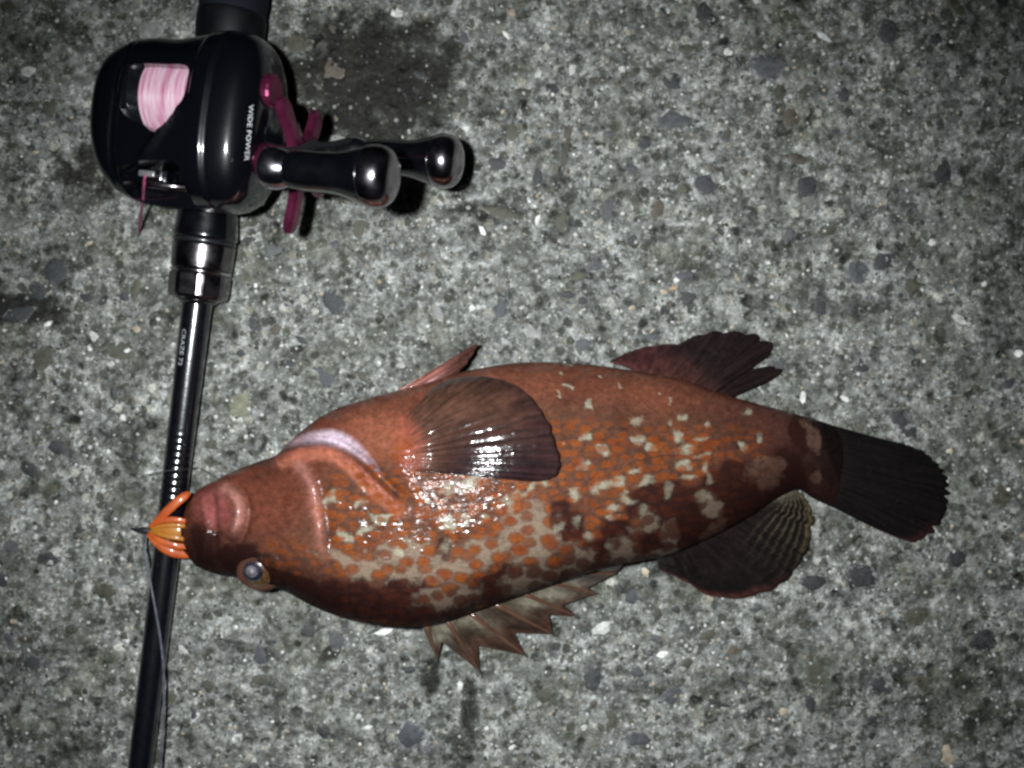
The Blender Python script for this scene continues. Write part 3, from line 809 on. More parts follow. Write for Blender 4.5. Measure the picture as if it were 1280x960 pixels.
def fin_mat(name, gloss=0.16, ray_freq=1.0, coat=1.0):
    m = NT(name)
    c = m.attr("base").outputs["Color"]
    f = m.attr("fin").outputs["Vector"]
    sp = m.n("ShaderNodeSeparateXYZ"); m.link(f, sp.inputs[0])
    st = m.n("ShaderNodeMapping"); m.link(f, st.inputs[0]); st.inputs["Scale"].default_value = (40 * ray_freq, 3.0, 1)
    ns = m.noise(st.outputs[0], 1.0, 4, 0.6)
    v = m.mm()
    n2 = m.noise(v, 0.45, 4, 0.6)
    c1 = m.mix(1.0, c, m.ramp(ns, [(0.27, 0.35), (0.5, 1.0), (0.73, 1.75)]), 'MULTIPLY')
    c1 = m.mix(1.0, c1, m.ramp(n2, [(0.25, 0.65), (0.5, 1.0), (0.75, 1.35)]), 'MULTIPLY')
    m.set(Base_Color=c1, Roughness=0.75, Coat_Roughness=0.09 + gloss * 0.3, Coat_IOR=1.55, Specular_IOR_Level=0.08)
    wr = m.noise(v, 0.45, 3, 0.6)
    h = m.math('ADD', m.math('MULTIPLY', ns, 0.5), m.math('MULTIPLY', wr, 1.6))
    dv = m.n("ShaderNodeTexVoronoi", i_Scale=0.30); m.link(v, dv.inputs["Vector"])
    dc = m.n("ShaderNodeSeparateColor"); m.link(dv.outputs["Color"], dc.inputs[0])
    drop = m.math('MULTIPLY', m.mapr(dv.outputs["Distance"], 0.0, 0.42, 1.0, 0.0), m.mapr(dc.outputs[0], 0.60, 0.64))
    h = m.math('ADD', h, m.math('MULTIPLY', drop, 1.8))
    m.set(Coat_Weight=coat if coat > 0.9 else m.math('MAXIMUM', m.mapr(m.noise(v, 0.16, 3), 0.52, 0.66, coat * 0.12, coat), drop))
    hc = m.math('ADD', m.math('ADD', m.math('MULTIPLY', ns, 0.22), m.math('MULTIPLY', wr, 1.3)), m.math('MULTIPLY', drop, 1.6))
    m.set(Normal=m.bump(h, 0.3, 0.0005), Coat_Normal=m.bump(hc, 0.20, 0.0006))
    return m.m

def fin(name, pairs, colour, mat, rays=14, nu=120, nv=36, ridge=0.35, jag=0.02, thick=0.5, follow=None, bulge=0.0, curve=True, jagged=None, wave=0.0):
    """pairs: base px, base py, tip px, tip py, z base, z tip along the fin"""
    c = crom(pairs, nu) if curve else np.stack([np.interp(np.linspace(0, 1, nu), np.linspace(0, 1, len(pairs)), np.array(pairs, float)[:, k]) for k in range(6)], 1)
    s = np.linspace(0, 1, nu)
    fr = np.abs(np.sin(math.pi * rays * s)) ** 0.8
    nz = np.interp(s, np.linspace(0, 1, rays * 2 + 1), np.array([random.uniform(-1, 1) for _ in range(rays * 2 + 1)]))
    reach = 1 - jag * (1 - fr) - jag * 0.7 * nz
    v = np.linspace(0, 1, nv)
    px = c[:, None, 0] + (c[:, None, 2] - c[:, None, 0]) * v[None] * reach[:, None]
    py = c[:, None, 1] + (c[:, None, 3] - c[:, None, 1]) * v[None] * reach[:, None]
    z = c[:, None, 4] + (c[:, None, 5] - c[:, None, 4]) * v[None] + bulge * np.sin(math.pi * v)[None]
    if follow is not None:
        z = z + body_top(px.ravel(), py.ravel()).reshape(px.shape) if follow == 'body' else z
        for _ in range(4):
            z[1:-1, :] = (z[:-2] + 2 * z[1:-1] + z[2:]) / 4
            z[:, 1:-1] = (z[:, :-2] + 2 * z[:, 1:-1] + z[:, 2:]) / 4
    fade = smooth01(v, 0.02, 0.25)[None]
    z = z + ridge * (fr[:, None] - 0.5) * fade + wave * np.sin(6.28 * (1.7 * s[:, None] + 0.6 * v[None])) * fade
    tk = thick * (1 - 0.6 * v)[None] * np.ones((nu, 1))
    top = Pa(px, py, z); bot = top.copy(); bot[..., 2] -= tk * 0.001
    n = nu * nv
    V = np.concatenate([top.reshape(-1, 3), bot.reshape(-1, 3)])
    F = grid_faces(nu, nv) + [tuple(i + n for i in q[::-1]) for q in grid_faces(nu, nv)]
    def strip(idx):
        return [(a, b, b + n, a + n) for a, b in zip(idx[:-1], idx[1:])]
    F += strip([i * nv + nv - 1 for i in range(nu)]) + strip([i * nv for i in range(nu)][::-1])
    F += strip(list(range(nv))[::-1]) + strip([(nu - 1) * nv + j for j in range(nv)])
    o = obj(name, V, F, mat, fish)
    fix_normals(o)
    cc = colour(np.repeat(s, nv), np.tile(v, nu), px.ravel(), py.ravel())
    set_color(o, "base", np.concatenate([cc, cc]))
    uvs = np.stack([np.repeat(s, nv), np.tile(v, nu), 0 * np.repeat(s, nv)], 1)
    set_vec(o, "fin", np.concatenate([uvs, uvs]))
    return o

def lerp(a, b, w):
    w = np.clip(w, 0, 1)[:, None]
    return np.asarray(a)[None] * (1 - w) + np.asarray(b)[None] * w

# side fin spread over the flank
def c_pect(s, v, px, py):
    c = lerp((.050, .022, .014), (.013, .0048, .0056), smooth01(s, 0.25, 0.70) * smooth01(v, 0.05, 0.45))
    c = c + (np.array((.19, .055, .034)) - c) * (smooth01(v, 0.20, 0.0) * 0.85)[:, None]
    return c + (np.array((.020, .008, .008)) - c) * (smooth01(v, 0.80, 1.0) * 0.75)[:, None]
FM = fin_mat("pectoral_fin_membrane", 0.14)
fin("pectoral_fin", [(508, 520, 541, 484, -.6, 2.5), (509, 530, 566, 473, -.6, 3), (510, 538, 592, 470, -.6, 3.5), (511, 545, 620, 472, -.6, 4), (512, 552, 648, 484, -.6, 4), (512, 558, 672, 507, -.6, 4),
     (512, 564, 687, 531, -.6, 4), (511, 570, 696, 558, -.6, 4), (510, 575, 701, 580, -.6, 3.6), (509, 580, 694, 596, -.6, 3.2), (508, 584, 668, 602, -.6, 2.8), (507, 587, 620, 598, -.6, 2.2), (505, 588, 566, 591, -.6, 1.2)],
    c_pect, FM, rays=17, nu=170, nv=48, ridge=0.22, jag=0.008, follow='body', bulge=2.4, thick=0.5)

def c_anal(s, v, px, py):
    c = lerp((.038, .014, .011), (.0075, .0038, .0040), smooth01(v + 0.35 * smooth01(s, 0.2, 0.6), 0.15, 0.75))
    return c + (np.array((.045, .014, .014)) - c) * (smooth01(s, 0.34, 0.1) * 0.7)[:, None]
AM = fin_mat("dark_fin_membrane", 0.18, coat=0.8)
fin("anal_fin", [(762, 453, 764, 450, 15, 14), (780, 458, 790, 438, 15, 9), (800, 467, 818, 431, 14, 7), (820, 473, 850, 427, 13, 6), (838, 478, 882, 415, 13, 5), (852, 483, 908, 411, 12, 4.5), (864, 487, 935, 414, 12, 4),
     (872, 491, 955, 421, 11.5, 4), (879, 495, 969, 437, 11, 4), (885, 498, 944, 458, 10.5, 5), (890, 500, 975, 457, 10, 4), (895, 502, 970, 472, 10, 4), (901, 504, 930, 489, 9.5, 6)],
    c_anal, AM, rays=12, ridge=0.5, jag=0.06, wave=0.5)

def c_tail(s, v, px, py):
    c = lerp((.007, .004, .0038), (.0030, .0021, .0022), smooth01(v, 0.04, 0.32))
    c = c + (np.array((.13, .08, .058)) - c) * (np.exp(-((v - 0.06) / 0.06) ** 2) * smooth01(s, 0.75, 0.3) * 0.10)[:, None]
    return c + (np.array((.040, .010, .012)) - c) * (smooth01(v, 0.90, 1.0) * smooth01(s, 0.6, 0.9) * 0.8)[:, None]
fin("caudal_fin", [(1018, 525, 1100, 548, 6, 4.5), (1019, 532, 1130, 555, 6.5, 4), (1020, 541, 1153, 564, 7.5, 3.6), (1020, 551, 1170, 579, 8, 3.4), (1020, 561, 1181, 594, 8, 3.2), (1019, 571, 1185, 612, 8, 3.2), (1018, 580, 1184, 630, 8, 3.2),
     (1016, 589, 1178, 648, 8, 3.2), (1014, 597, 1166, 665, 7.5, 3.2), (1012, 604, 1141, 677, 7, 3.4), (1010, 611, 1110, 668, 6.5, 3.6), (1008, 617, 1072, 650, 6, 4)],
    c_tail, AM, rays=20, nu=160, nv=44, ridge=0.4, jag=0.03, bulge=1.0, thick=1.2, wave=0.25)

def c_dors(s, v, px, py):
    c = lerp((.0065, .0035, .0032), (.0045, .003, .0028), v)
    k = np.sin(6.28 * 9 * v + 2.6 * np.sin(6.28 * 2.1 * s) + 5 * s) * 0.5 + 0.5
    c = c + (np.array((.085, .07, .042)) - c) * (smooth01(k, 0.72, 0.98) * smooth01(s, 0.35, 0.75) * smooth01(v, 0.15, 0.4) * 0.6)[:, None]
    c = c + (np.array((.085, .058, .026)) - c) * (smooth01(v, 0.86, 0.97) * smooth01(s, 0.45, 0.8) * 0.6)[:, None]
    c = c + (np.array((.060, .018, .015)) - c) * (smooth01(v, 0.85, 0.97) * smooth01(s, 0.5, 0.2) * 0.6)[:, None]
    return c + (np.array((.17, .15, .11)) - c) * (np.exp(-(((px - 965) / 26) ** 2 + ((py - 616) / 9) ** 2)) * 0.7)[:, None]
SM = fin_mat("soft_fin_membrane", 0.14, coat=0.7)
fin("soft_dorsal_fin", [(820, 690, 823, 712, 14, 6), (838, 688, 847, 722, 14, 5), (852, 684, 885, 744, 13.5, 4), (870, 676, 924, 749, 13, 3.5), (887, 667, 964, 740, 12.5, 3.5), (905, 657, 990, 717, 12, 3.5), (922, 647, 1006, 692, 11, 3.5),
     (940, 637, 1015, 668, 10.5, 4), (955, 628, 1016, 645, 10, 4.5), (966, 620, 1007, 625, 10, 5), (974, 614, 992, 609, 9.5, 6), (980, 608, 980, 604, 9, 8)],
    c_dors, SM, rays=15, nu=150, nv=44, ridge=0.55, jag=0.045, wave=0.35)

SPN = [(527, 780, 529, 786, 18, 16), (532, 778, 547, 827, 18, 4), (542, 776, 552, 802, 18, 9), (556, 772, 600, 840, 18, 3), (570, 769, 597, 807, 18, 7), (585, 764, 657, 820, 17.5, 3), (600, 758, 642, 791, 17.5, 7), (615, 753, 691, 793, 17, 3), (634, 746, 686, 769, 17, 7),
       (650, 740, 722, 771, 16.5, 3), (670, 733, 703, 756, 16, 7), (688, 728, 747, 742, 16, 4), (710, 722, 735, 735, 15.5, 7), (730, 716, 770, 717, 15, 6), (775, 704, 779, 706, 14, 12)]
def c_spin(s, v, px, py):
    c = lerp((.050, .036, .024), (.042, .019, .013), smooth01(v, 0.3, 0.95))
    w = np.maximum.reduce([np.exp(-(((px - a) / rx) ** 2 + ((py - b) / ry) ** 2)) for a, b, rx, ry in ((555, 785, 14, 12), (595, 775, 22, 10), (665, 752, 22, 9), (690, 742, 26, 8), (700, 730, 30, 7), (550, 795, 10, 10))])
    c = c + (np.array((.20, .18, .135)) - c) * (w * 0.8)[:, None]
    d = np.maximum.reduce([np.exp(-(((px - a) / rx) ** 2 + ((py - b) / ry) ** 2)) for a, b, rx, ry in ((620, 770, 28, 12), (580, 795, 12, 12), (650, 780, 22, 10), (740, 715, 26, 9), (680, 765, 20, 7))])
    return c + (np.array((.022, .014, .010)) - c) * (d * 0.85)[:, None]
PM = fin_mat("spiny_fin_membrane", 0.22, 0.6)
spiny = fin("spiny_dorsal_fin", SPN, c_spin, PM, rays=14, nu=170, nv=30, ridge=0.2, jag=0.0, curve=False, thick=0.6)
SPINE_M = plain("fin_spine", (.075, .036, .022), 0.35, coat=0.5)
for k in range(1, len(SPN) - 1, 2):
    a = SPN[k]
    pts = [P(a[0] + (a[2] - a[0]) * t, a[1] + (a[3] - a[1]) * t, a[4] + (a[5] - a[4]) * t + 0.25) for t in np.linspace(0.05, 1.03, 8)]
    V, F = tube(pts, [0.00085 * (1 - 0.85 * t) + 0.0001 for t in np.linspace(0, 1, 8)], 8)
    obj("spine", V, F, SPINE_M, spiny)

def c_pelv(s, v, px, py):
    c = lerp((.19, .070, .054), (.060, .024, .018), smooth01(v, 0.35, 0.95))
    c = c + (np.array((.25, .17, .185)) - c) * (np.exp(-((s - 0.72) / 0.13) ** 2) * smooth01(v, 0.75, 0.35) * 0.75)[:, None]
    return c + (np.array((.045, .020, .018)) - c) * (np.exp(-((s - 0.9) / 0.08) ** 2) * smooth01(v, 0.4, 0.8) * 0.7)[:, None]
fin("pelvic_fin", [(474, 500, 560, 454, 20, 17), (478, 499, 577, 441, 21, 15), (483, 499, 594, 430, 22, 13), (489, 500, 595, 437, 23.5, 13.5), (496, 501, 586, 450, 25, 16), (503, 502, 578, 461, 26.5, 19), (510, 503, 566, 470, 28, 22)],
    c_pelv, fin_mat("pelvic_fin_membrane", 0.16, 0.5), rays=6, nu=60, nv=36, ridge=0.9, jag=0.02, bulge=3.0, thick=0.8)

# eye
def dome(center, R, nrm, flat, a0, a1, n=24, seg=40):
    nrm = Vector(nrm).normalized(); e1 = nrm.orthogonal().normalized(); e2 = nrm.cross(e1)
    V = []
    for i in range(n):
        a = a0 + (a1 - a0) * i / (n - 1)
        for k in range(seg):
            t = 2 * math.pi * k / seg
            V.append(center + (e1 * math.cos(t) + e2 * math.sin(t)) * (R * math.sin(a)) + nrm * (R * flat * math.cos(a)))
    return V, grid_faces(n, seg, True)
ez = float(body_top([322], [709])[0])
EC = P(325, 713, ez - 3.4)
V, F = dome(EC, 0.0060, (0.05, -0.50, 1.0), 0.66, 0.01, 1.75)
iris_m = NT("amber_iris")
iv = iris_m.mm()
iris_m.set(Base_Color=iris_m.mix(iris_m.mapr(iris_m.noise(iv, 0.7, 4), 0.35, 0.65), (.030, .015, .007), (.080, .038, .012)), Roughness=0.3, Coat_Weight=1.0, Coat_Roughness=0.04)
eye = obj("eye", V, F, iris_m.m, fish); fix_normals(eye)
V, F = dome(EC + Vector((-0.0012, 0.0006, 0.0009)), 0.0041, (-0.22, -0.25, 1.0), 1.22, 0.01, 1.2)
pm = NT("cloudy_pupil")
pv = pm.mm()
pm.set(Base_Color=pm.mix(pm.mapr(pm.noise(pv, 0.35, 3), 0.38, 0.60), (.008, .008, .013), (.020, .019, .030)), Roughness=0.22, Coat_Weight=1.0, Coat_Roughness=0.04)
pup = obj("pupil", V, F, pm.m, eye); fix_normals(pup)

V, F = dome(EC + Vector((-0.0014, 0.0006, 0.0040)), 0.0023, (-0.22, -0.25, 1.0), 1.15, 0.01, 1.2)
lens = NT("lilac_lens"); lv_ = lens.mm()
lens.set(Base_Color=lens.mix(lens.mapr(lens.noise(lv_, 0.5, 3), 0.36, 0.62), (.035, .031, .040), (.105, .092, .11)), Roughness=0.5, Coat_Weight=0.15, Coat_Roughness=0.06)  # pale lilac pupil centre, its reflection painted as a small dome
cl = obj("lilac_lens", V, F, lens.m, eye); fix_normals(cl)

nn = Vector((0.05, -0.50, 1.0)).normalized(); e1 = nn.orthogonal().normalized(); e2 = nn.cross(e1)
ringp = []
V = []
for i in range(48):
    a_ = 2 * math.pi * i / 48
    d_ = e1 * math.cos(a_) + e2 * math.sin(a_)
    c_ = EC + d_ * 0.0059 + nn * 0.0009
    w_ = 0.0013 + 0.0003 * math.sin(3 * a_ + 1)
    for k in range(12):
        b_ = 2 * math.pi * k / 12
        V.append(c_ + d_ * (w_ * math.cos(b_)) + nn * (w_ * 1.1 * math.sin(b_)))
F = [(i * 12 + k, ((i + 1) % 48) * 12 + k, ((i + 1) % 48) * 12 + (k + 1) % 12, i * 12 + (k + 1) % 12) for i in range(48) for k in range(12)]
lid = obj("eyelid", V, F, plain("dark_lid_skin", (.046, .019, .013), 0.6, coat=0.25, coat_r=0.08, grain=0.3, spec=0.1), eye); fix_normals(lid)

# ------------------------------------------------------------------ fishing rod
RA, RB = P(290, 10, 14), P(176, 950, 5.6)
RA.z, RB.z = 0.0125, 0.0052
rod_dir = (RB - RA).normalized()
def rod_at(py):
    """point of the rod axis that shows at image row py"""
    lo, hi = -0.6, 1.6
    for _ in range(50):
        md = (lo + hi) / 2
        p = RA.lerp(RB, md)
        if proj(np.array(p))[1] < py: lo = md
        else: hi = md
    return RA.lerp(RB, (lo + hi) / 2)
rt = rod_dir.cross(Vector((0, 0, 1))).normalized() * -1
if rt.x < 0: rt = -rt
ru = rt.cross(rod_dir); ru = ru if ru.z > 0 else -ru
rod = thing("fishing_rod", "glossy black fishing rod with gunmetal reel seat lying across the left side", "fishing rod", Vector((rod_at(300).x, rod_at(300).y, 0)))

def rod_part(name, prof, mat, seg=56, parent=None, facets=0, flat=False):
    """prof: (image row, radius mm)"""
    V = []
    for py, r in prof:
        c = rod_at(py)
        for k in range(seg):
            a = 2 * math.pi * k / seg
            rr = r
            if facets:
                f = 2 * math.pi / facets
                rr = r * min(1.0, math.cos(f / 2) / max(0.2, math.cos(((a + 0.30) % f) - f / 2)) * 1.035)
            V.append(c + rt * (rr * 0.001 * math.cos(a)) + ru * (rr * 0.001 * math.sin(a)))
    F = grid_faces(len(prof), seg, True) + [tuple(range(seg))[::-1], tuple((len(prof) - 1) * seg + k for k in range(seg))]
    o = obj(name, V, F, mat, parent or rod, smooth=not flat)
    fix_normals(o)
    return o

def smooth_prof(pts, n):
    c = crom(pts, n)
    return [(float(a), float(b)) for a, b in c]

def blank_mat():
    m = NT("black_lacquered_carbon")
    v = m.mm()
    m.set(Base_Color=m.mix(m.mapr(m.noise(v, 0.3, 4), 0.3, 0.7), (.0014, .0016, .0028), (.0028, .0032, .0052)), Roughness=0.30, Specular_IOR_Level=0.25, Coat_Weight=1.0, Coat_Roughness=0.15, Coat_IOR=1.7)
    at = m.attr("along").outputs["Fac"]                                     # mm along the blank
    band = m.math('MULTIPLY', m.mapr(m.attr("wrap").outputs["Fac"], 0.0, 1.0), m.math('SINE', m.math('MULTIPLY', at, 2 * math.pi / 2.45)))
    n1 = m.noise(v, 0.5, 3)
    h = m.math('ADD', m.math('MULTIPLY', band, 1.0), m.math('MULTIPLY', n1, 0.5))
    m.set(Coat_Normal=m.bump(h, 0.6, 0.00015), Normal=m.bump(h, 0.5, 0.0002))
    return m.m
prof = [(y, float(np.interp(y, [300, 380, 600, 950, 1400], [5.15, 5.1, 4.55, 4.25, 3.9]))) for y in np.linspace(330, 1150, 260)]
bl = rod_part("blank", prof, blank_mat(), 40)
ya = np.repeat([p[0] for p in prof], 40)
set_float(bl, "along", ya * S * 1000)
set_float(bl, "wrap", smooth01(ya, 525, 560) * smooth01(ya, 690, 640))

GUN = plain("gunmetal_anodised", (.20, .18, .19), 0.20, metal=1.0, grain=0.05)
BLK = plain("black_gloss_plastic", (.0014, .0015, .0024), 0.22, coat=0.8, coat_r=0.10, grain=0.02)
MATTE = plain("matte_grip_foam", (.006, .007, .011), 0.75, grain=0.5, spec=0.12, grain_scale=3.5)
CHR = plain("bright_steel", (.52, .50, .53), 0.18, metal=1.0)
rod_part("foregrip_cone", smooth_prof([(226, 9.3), (262, 9.9), (286, 10.6), (296, 10.9), (299, 10.5)], 20), BLK)
rod_part("groove_ring", [(299, 10.1), (300.5, 10.6), (304, 10.6), (305.5, 10.1)], plain("black_rubber_ring", (.008, .008, .010), 0.3, coat=0.3))
rod_part("lock_sleeve", smooth_prof([(305.5, 9.6), (306.2, 10.4), (308, 10.55), (315, 10.5), (325, 10.35), (334, 10.25), (336, 10.1), (337, 9.4)], 18), GUN)
rod_part("steel_ring", [(337, 9.7), (338, 10.2), (340.5, 10.3), (342, 9.8)], CHR)
rod_part("faceted_nut", [(342, 9.6), (344.5, 10.35), (356, 10.3), (369, 10.1), (373, 9.4), (375, 7.5)], GUN, 96, facets=8, flat=True)
rod_part("end_collar", [(374, 7.4), (377, 6.6), (380, 5.4)], BLK)
rod_part("reel_seat", smooth_prof([(30, 10.2), (60, 10.0), (120, 9.6), (200, 9.4), (228, 9.3)], 30), BLK)
rod_part("rear_grip", smooth_prof([(-260, 12.0), (-80, 11.8), (-10, 11.7), (10, 11.5), (22, 11.0), (30, 10.4)], 40), MATTE)
rod_part("grip_collar", smooth_prof([(17, 10.6), (19, 11.5), (36, 11.7), (54, 11.2), (60, 10.2)], 20), plain("black_satin_collar", (.003, .003, .004), 0.5, spec=0.15))
# printed lettering on the blank
def text_mesh(txt, size):
    cu = bpy.data.curves.new("lettering", 'FONT'); cu.body = txt; cu.size = size; cu.resolution_u = 2
    cu.align_x = 'CENTER'; cu.align_y = 'CENTER'
    to = bpy.data.objects.new("lettering_tmp", cu); col.objects.link(to)
    dg = bpy.context.evaluated_depsgraph_get()
    me = to.evaluated_get(dg).to_mesh()
    bm = bmesh.new(); bm.from_mesh(me)
    bmesh.ops.triangulate(bm, faces=bm.faces)
    bmesh.ops.subdivide_edges(bm, edges=[e for e in bm.edges if e.calc_length() > size * 0.15], cuts=2, use_grid_fill=False)
    bmesh.ops.triangulate(bm, faces=bm.faces)
    V = [tuple(v.co) for v in bm.verts]; F = [tuple(v.index for v in f.verts) for f in bm.faces]
    bm.free(); to.evaluated_get(dg).to_mesh_clear()
    bpy.data.objects.remove(to)
    return V, F
INK = plain("silver_print", (.42, .44, .48), 0.35, metal=0.3)
tv, tf = text_mesh("CRAZE 72", 1.0)
w = max(v[0] for v in tv) - min(v[0] for v in tv)
len_mm = 45 * S * 1000 * 0.975
VV = []
for x, y, _ in tv:
    s_px = 435 + (x / w) * 45
    c = rod_at(s_px)
    a = math.pi / 2 + (0.42 - y * 0.50 * 0.9)            # reads down the rod, letter tops to the right
    r = (float(np.interp(s_px, [300, 380, 600], [5.15, 5.1, 4.55])) + 0.035) * 0.001
    VV.append(c + rt * (r * math.cos(a)) + ru * (r * math.sin(a)))
lt = obj("lettering", VV, tf, INK, rod); fix_normals(lt)

# ------------------------------------------------------------------ reel
PHI = math.radians(15.5)
T0 = Vector((0.9917, -0.129, 0))                 # across the rod, image right
R0 = Vector((-0.129, -0.9917, 0))                # along the rod, image down
Tv = T0 * math.cos(PHI) + Vector((0, 0, 1)) * math.sin(PHI)
Uv = -T0 * math.sin(PHI) + Vector((0, 0, 1)) * math.cos(PHI)
RO = P(247, 150, 38)
reel = thing("baitcasting_reel", "black low profile baitcasting reel with pink line and pink star drag on the rod", "fishing reel", Vector((RO.x, RO.y, 0)))
def RF(t, r, u):
    return RO + (Tv * t + R0 * r + Uv * u) * 0.001
def off_frame(dr, du, dt=0.0):
    return lambda t, r, u: RF(t + dt, r + dr, u + du)

SEC = np.array([  # t, r front edge, r back edge, u bottom, u top
    (-33.2, -7.5, 3.0, -4, 5.5), (-32.4, -13.5, 10, -8, 9), (-30, -18.6, 17.5, -12, 12.2), (-26, -21.6, 23.5, -14, 14.2), (-20, -24.0, 27.0, -15, 15.4), (-14, -24.6, 28.0, -15.5, 16.0),
    (-6, -24.6, 28.2, -16, 16.4), (2, -26.0, 28.4, -16.5, 17.0), (10, -27.4, 28.8, -17, 17.8), (16, -27.6, 28.6, -17, 17.8), (21, -25.6, 26.8, -16, 16.6), (24.2, -21.0, 22.6, -13, 13.6), (26.2, -14.5, 16.0, -9, 9.5), (26.8, -8, 9, -5, 5)], float)
def reel_shell():
    n, K = 230, 120
    c = crom(SEC, n)
    V = []
    for t, r0, r1, u0, u1 in c:
        for k in range(K):
            a = 2 * math.pi * k / K
            ca, sa = math.cos(a), math.sin(a)
            e = 0.80
            x = math.copysign(abs(ca) ** e, ca); y = math.copysign(abs(sa) ** e, sa)
            r_, u_ = (r0 + r1) / 2 + (r1 - r0) / 2 * x, (u0 + u1) / 2 + (u1 - u0) / 2 * y
            if y > 0:                                                   # hood, side plate and palm plate stand at different heights
                g = smooth01(y, 0.05, 0.45)
                sd_ = (t - 3.0) * 0.80 + (r_ - 2.0) * 0.60
                hood = smooth01(sd_, -1.3, 1.3) if r_ > -4 else smooth01(t - 6.5, -1.3, 1.3) * 1.0
                w_ = smooth01(r_, -8, 2)
                hood = smooth01(sd_, -1.3, 1.3) * w_ + smooth01(t - 7.0, -1.0, 1.0) * (1 - w_)
                u_ += 1.7 * g * math.exp(-(sd_ / 1.5) ** 2) * smooth01(r_, -4, 3) * smooth01(r_, 21, 14)
                u_ += g * (1.15 * hood - 1.0 * smooth01(t, 12.5, 14.5) + 0.55 * smooth01(t, -20, -21.5))
            V.append(Vector((t, r_, u_)))
    F = grid_faces(n, K, True) + [tuple(range(K))[::-1], tuple((n - 1) * K + k for k in range(K))]
    return V, F
def bool_diff(V, F, cutters):
    """body minus cutters, all in local mm; returns verts and faces"""
    def mk(v, f):
        me = bpy.data.meshes.new("tmp"); me.from_pydata([tuple(x) for x in v], [], f); me.update()
        bm = bmesh.new(); bm.from_mesh(me); bmesh.ops.recalc_face_normals(bm, faces=bm.faces); bm.to_mesh(me); bm.free()
        o = bpy.data.objects.new("tmp", me); col.objects.link(o); return o
    b = mk(V, F); cs = [mk(*c) for c in cutters]
    for c in cs:
        md = b.modifiers.new("cut", 'BOOLEAN'); md.operation = 'DIFFERENCE'; md.object = c; md.solver = 'EXACT'
    dg = bpy.context.evaluated_depsgraph_get(); dg.update()
    me = b.evaluated_get(dg).to_mesh()
    v = [v.co.copy() for v in me.vertices]; f = [tuple(p.vertices) for p in me.polygons]
    b.evaluated_get(dg).to_mesh_clear()
    for o in [b] + cs: bpy.data.objects.remove(o)
    return v, f
def px_to_tr(x, y, u):
    """local t, r of the point at height u over the spool axis that shows at pixel x, y"""
    # solve two linear equations along the viewing ray
    o = np.array(RO); cpos = np.array((0, 0, H)); g = np.array(P(x, y, 0)); d = g - cpos
    A = np.stack([np.array(Tv) * .001, np.array(R0) * .001, -d], 1)
    t, r, _ = np.linalg.solve(A, cpos - o - np.array(Uv) * u * .001)
    return t, r
def prism(poly_px, uref, u0, u1, n=48):
    pts = crom(poly_px + [poly_px[0]], n + 1)[:-1]
    tr = [px_to_tr(x, y, uref) for x, y in pts]
    V = [Vector((t, r, u0)) for t, r in tr] + [Vector((t, r, u1)) for t, r in tr]
    F = [tuple(range(n))[::-1], tuple(range(n, 2 * n))] + [(i, (i + 1) % n, n + (i + 1) % n, n + i) for i in range(n)]
    return V, F
spool_hole = prism([(147, 84), (170, 79), (205, 80), (236, 84), (238, 106), (232, 131), (222, 150), (208, 163), (193, 165), (181, 156), (160, 146), (144, 118)], 15, -9.5, 40)
wind_hole = prism([(150, 211), (170, 207), (200, 205), (228, 207), (238, 222), (238, 248), (225, 262), (190, 266), (160, 258), (149, 238)], 11, -2, 40)
V, F = bool_diff(*reel_shell(), [spool_hole, wind_hole])
shell_m = NT("reel_black_lacquer")
sv = shell_m.mm()
fl_n = shell_m.noise(sv, 6.0, 2)
shell_m.set(Base_Color=shell_m.mix(shell_m.mapr(fl_n, 0.45, 0.75), (.0010, .0011, .0020), (.0026, .0028, .0048)), Roughness=0.36, Specular_IOR_Level=0.12, Coat_Weight=1.0, Coat_Roughness=0.09, Coat_IOR=1.8)
shell_m.set(Normal=shell_m.bump(shell_m.noise(sv, 0.25, 2), 0.10, 0.0006))
shell = obj("frame", [RF(*v) for v in V], F, shell_m.m, reel)
for p_ in shell.data.polygons: pass
bm = bmesh.new(); bm.from_mesh(shell.data)
bmesh.ops.recalc_face_normals(bm, faces=bm.faces)
for e in bm.edges:
    e.smooth = e.calc_face_angle(0) < math.radians(34) if len(e.link_faces) == 2 else False
bm.to_mesh(shell.data); bm.free()

# raised ring and seams on the handle-side plate
def ring_band(t0, t1, grow, name, mat, n=10):
    ts = np.linspace(t0, t1, n)
    c = np.stack([np.interp(ts, SEC[:, 0], SEC[:, k]) for k in range(5)], 1)
    V = []
    K = 96
    for i, (t, r0, r1, u0, u1) in enumerate(c):
        g = grow * math.sin(math.pi * i / (n - 1)) ** 0.5 - 0.15
        for k in range(K):
            a = 2 * math.pi * k / K; ca, sa = math.cos(a), math.sin(a)
            x = math.copysign(abs(ca) ** 0.8, ca); y = math.copysign(abs(sa) ** 0.8, sa)
            V.append(RF(t, (r0 + r1) / 2 + ((r1 - r0) / 2 + g) * x, (u0 + u1) / 2 + ((u1 - u0) / 2 + g) * y))
    o = obj(name, V, grid_faces(n, K, True), mat, reel); fix_normals(o); return o
ring_band(-28.2, -26.4, 0.5, "palm_plate_rim", BLK)
ring_band(-19.5, -17.5, 0.30, "palm_plate_rim", BLK)

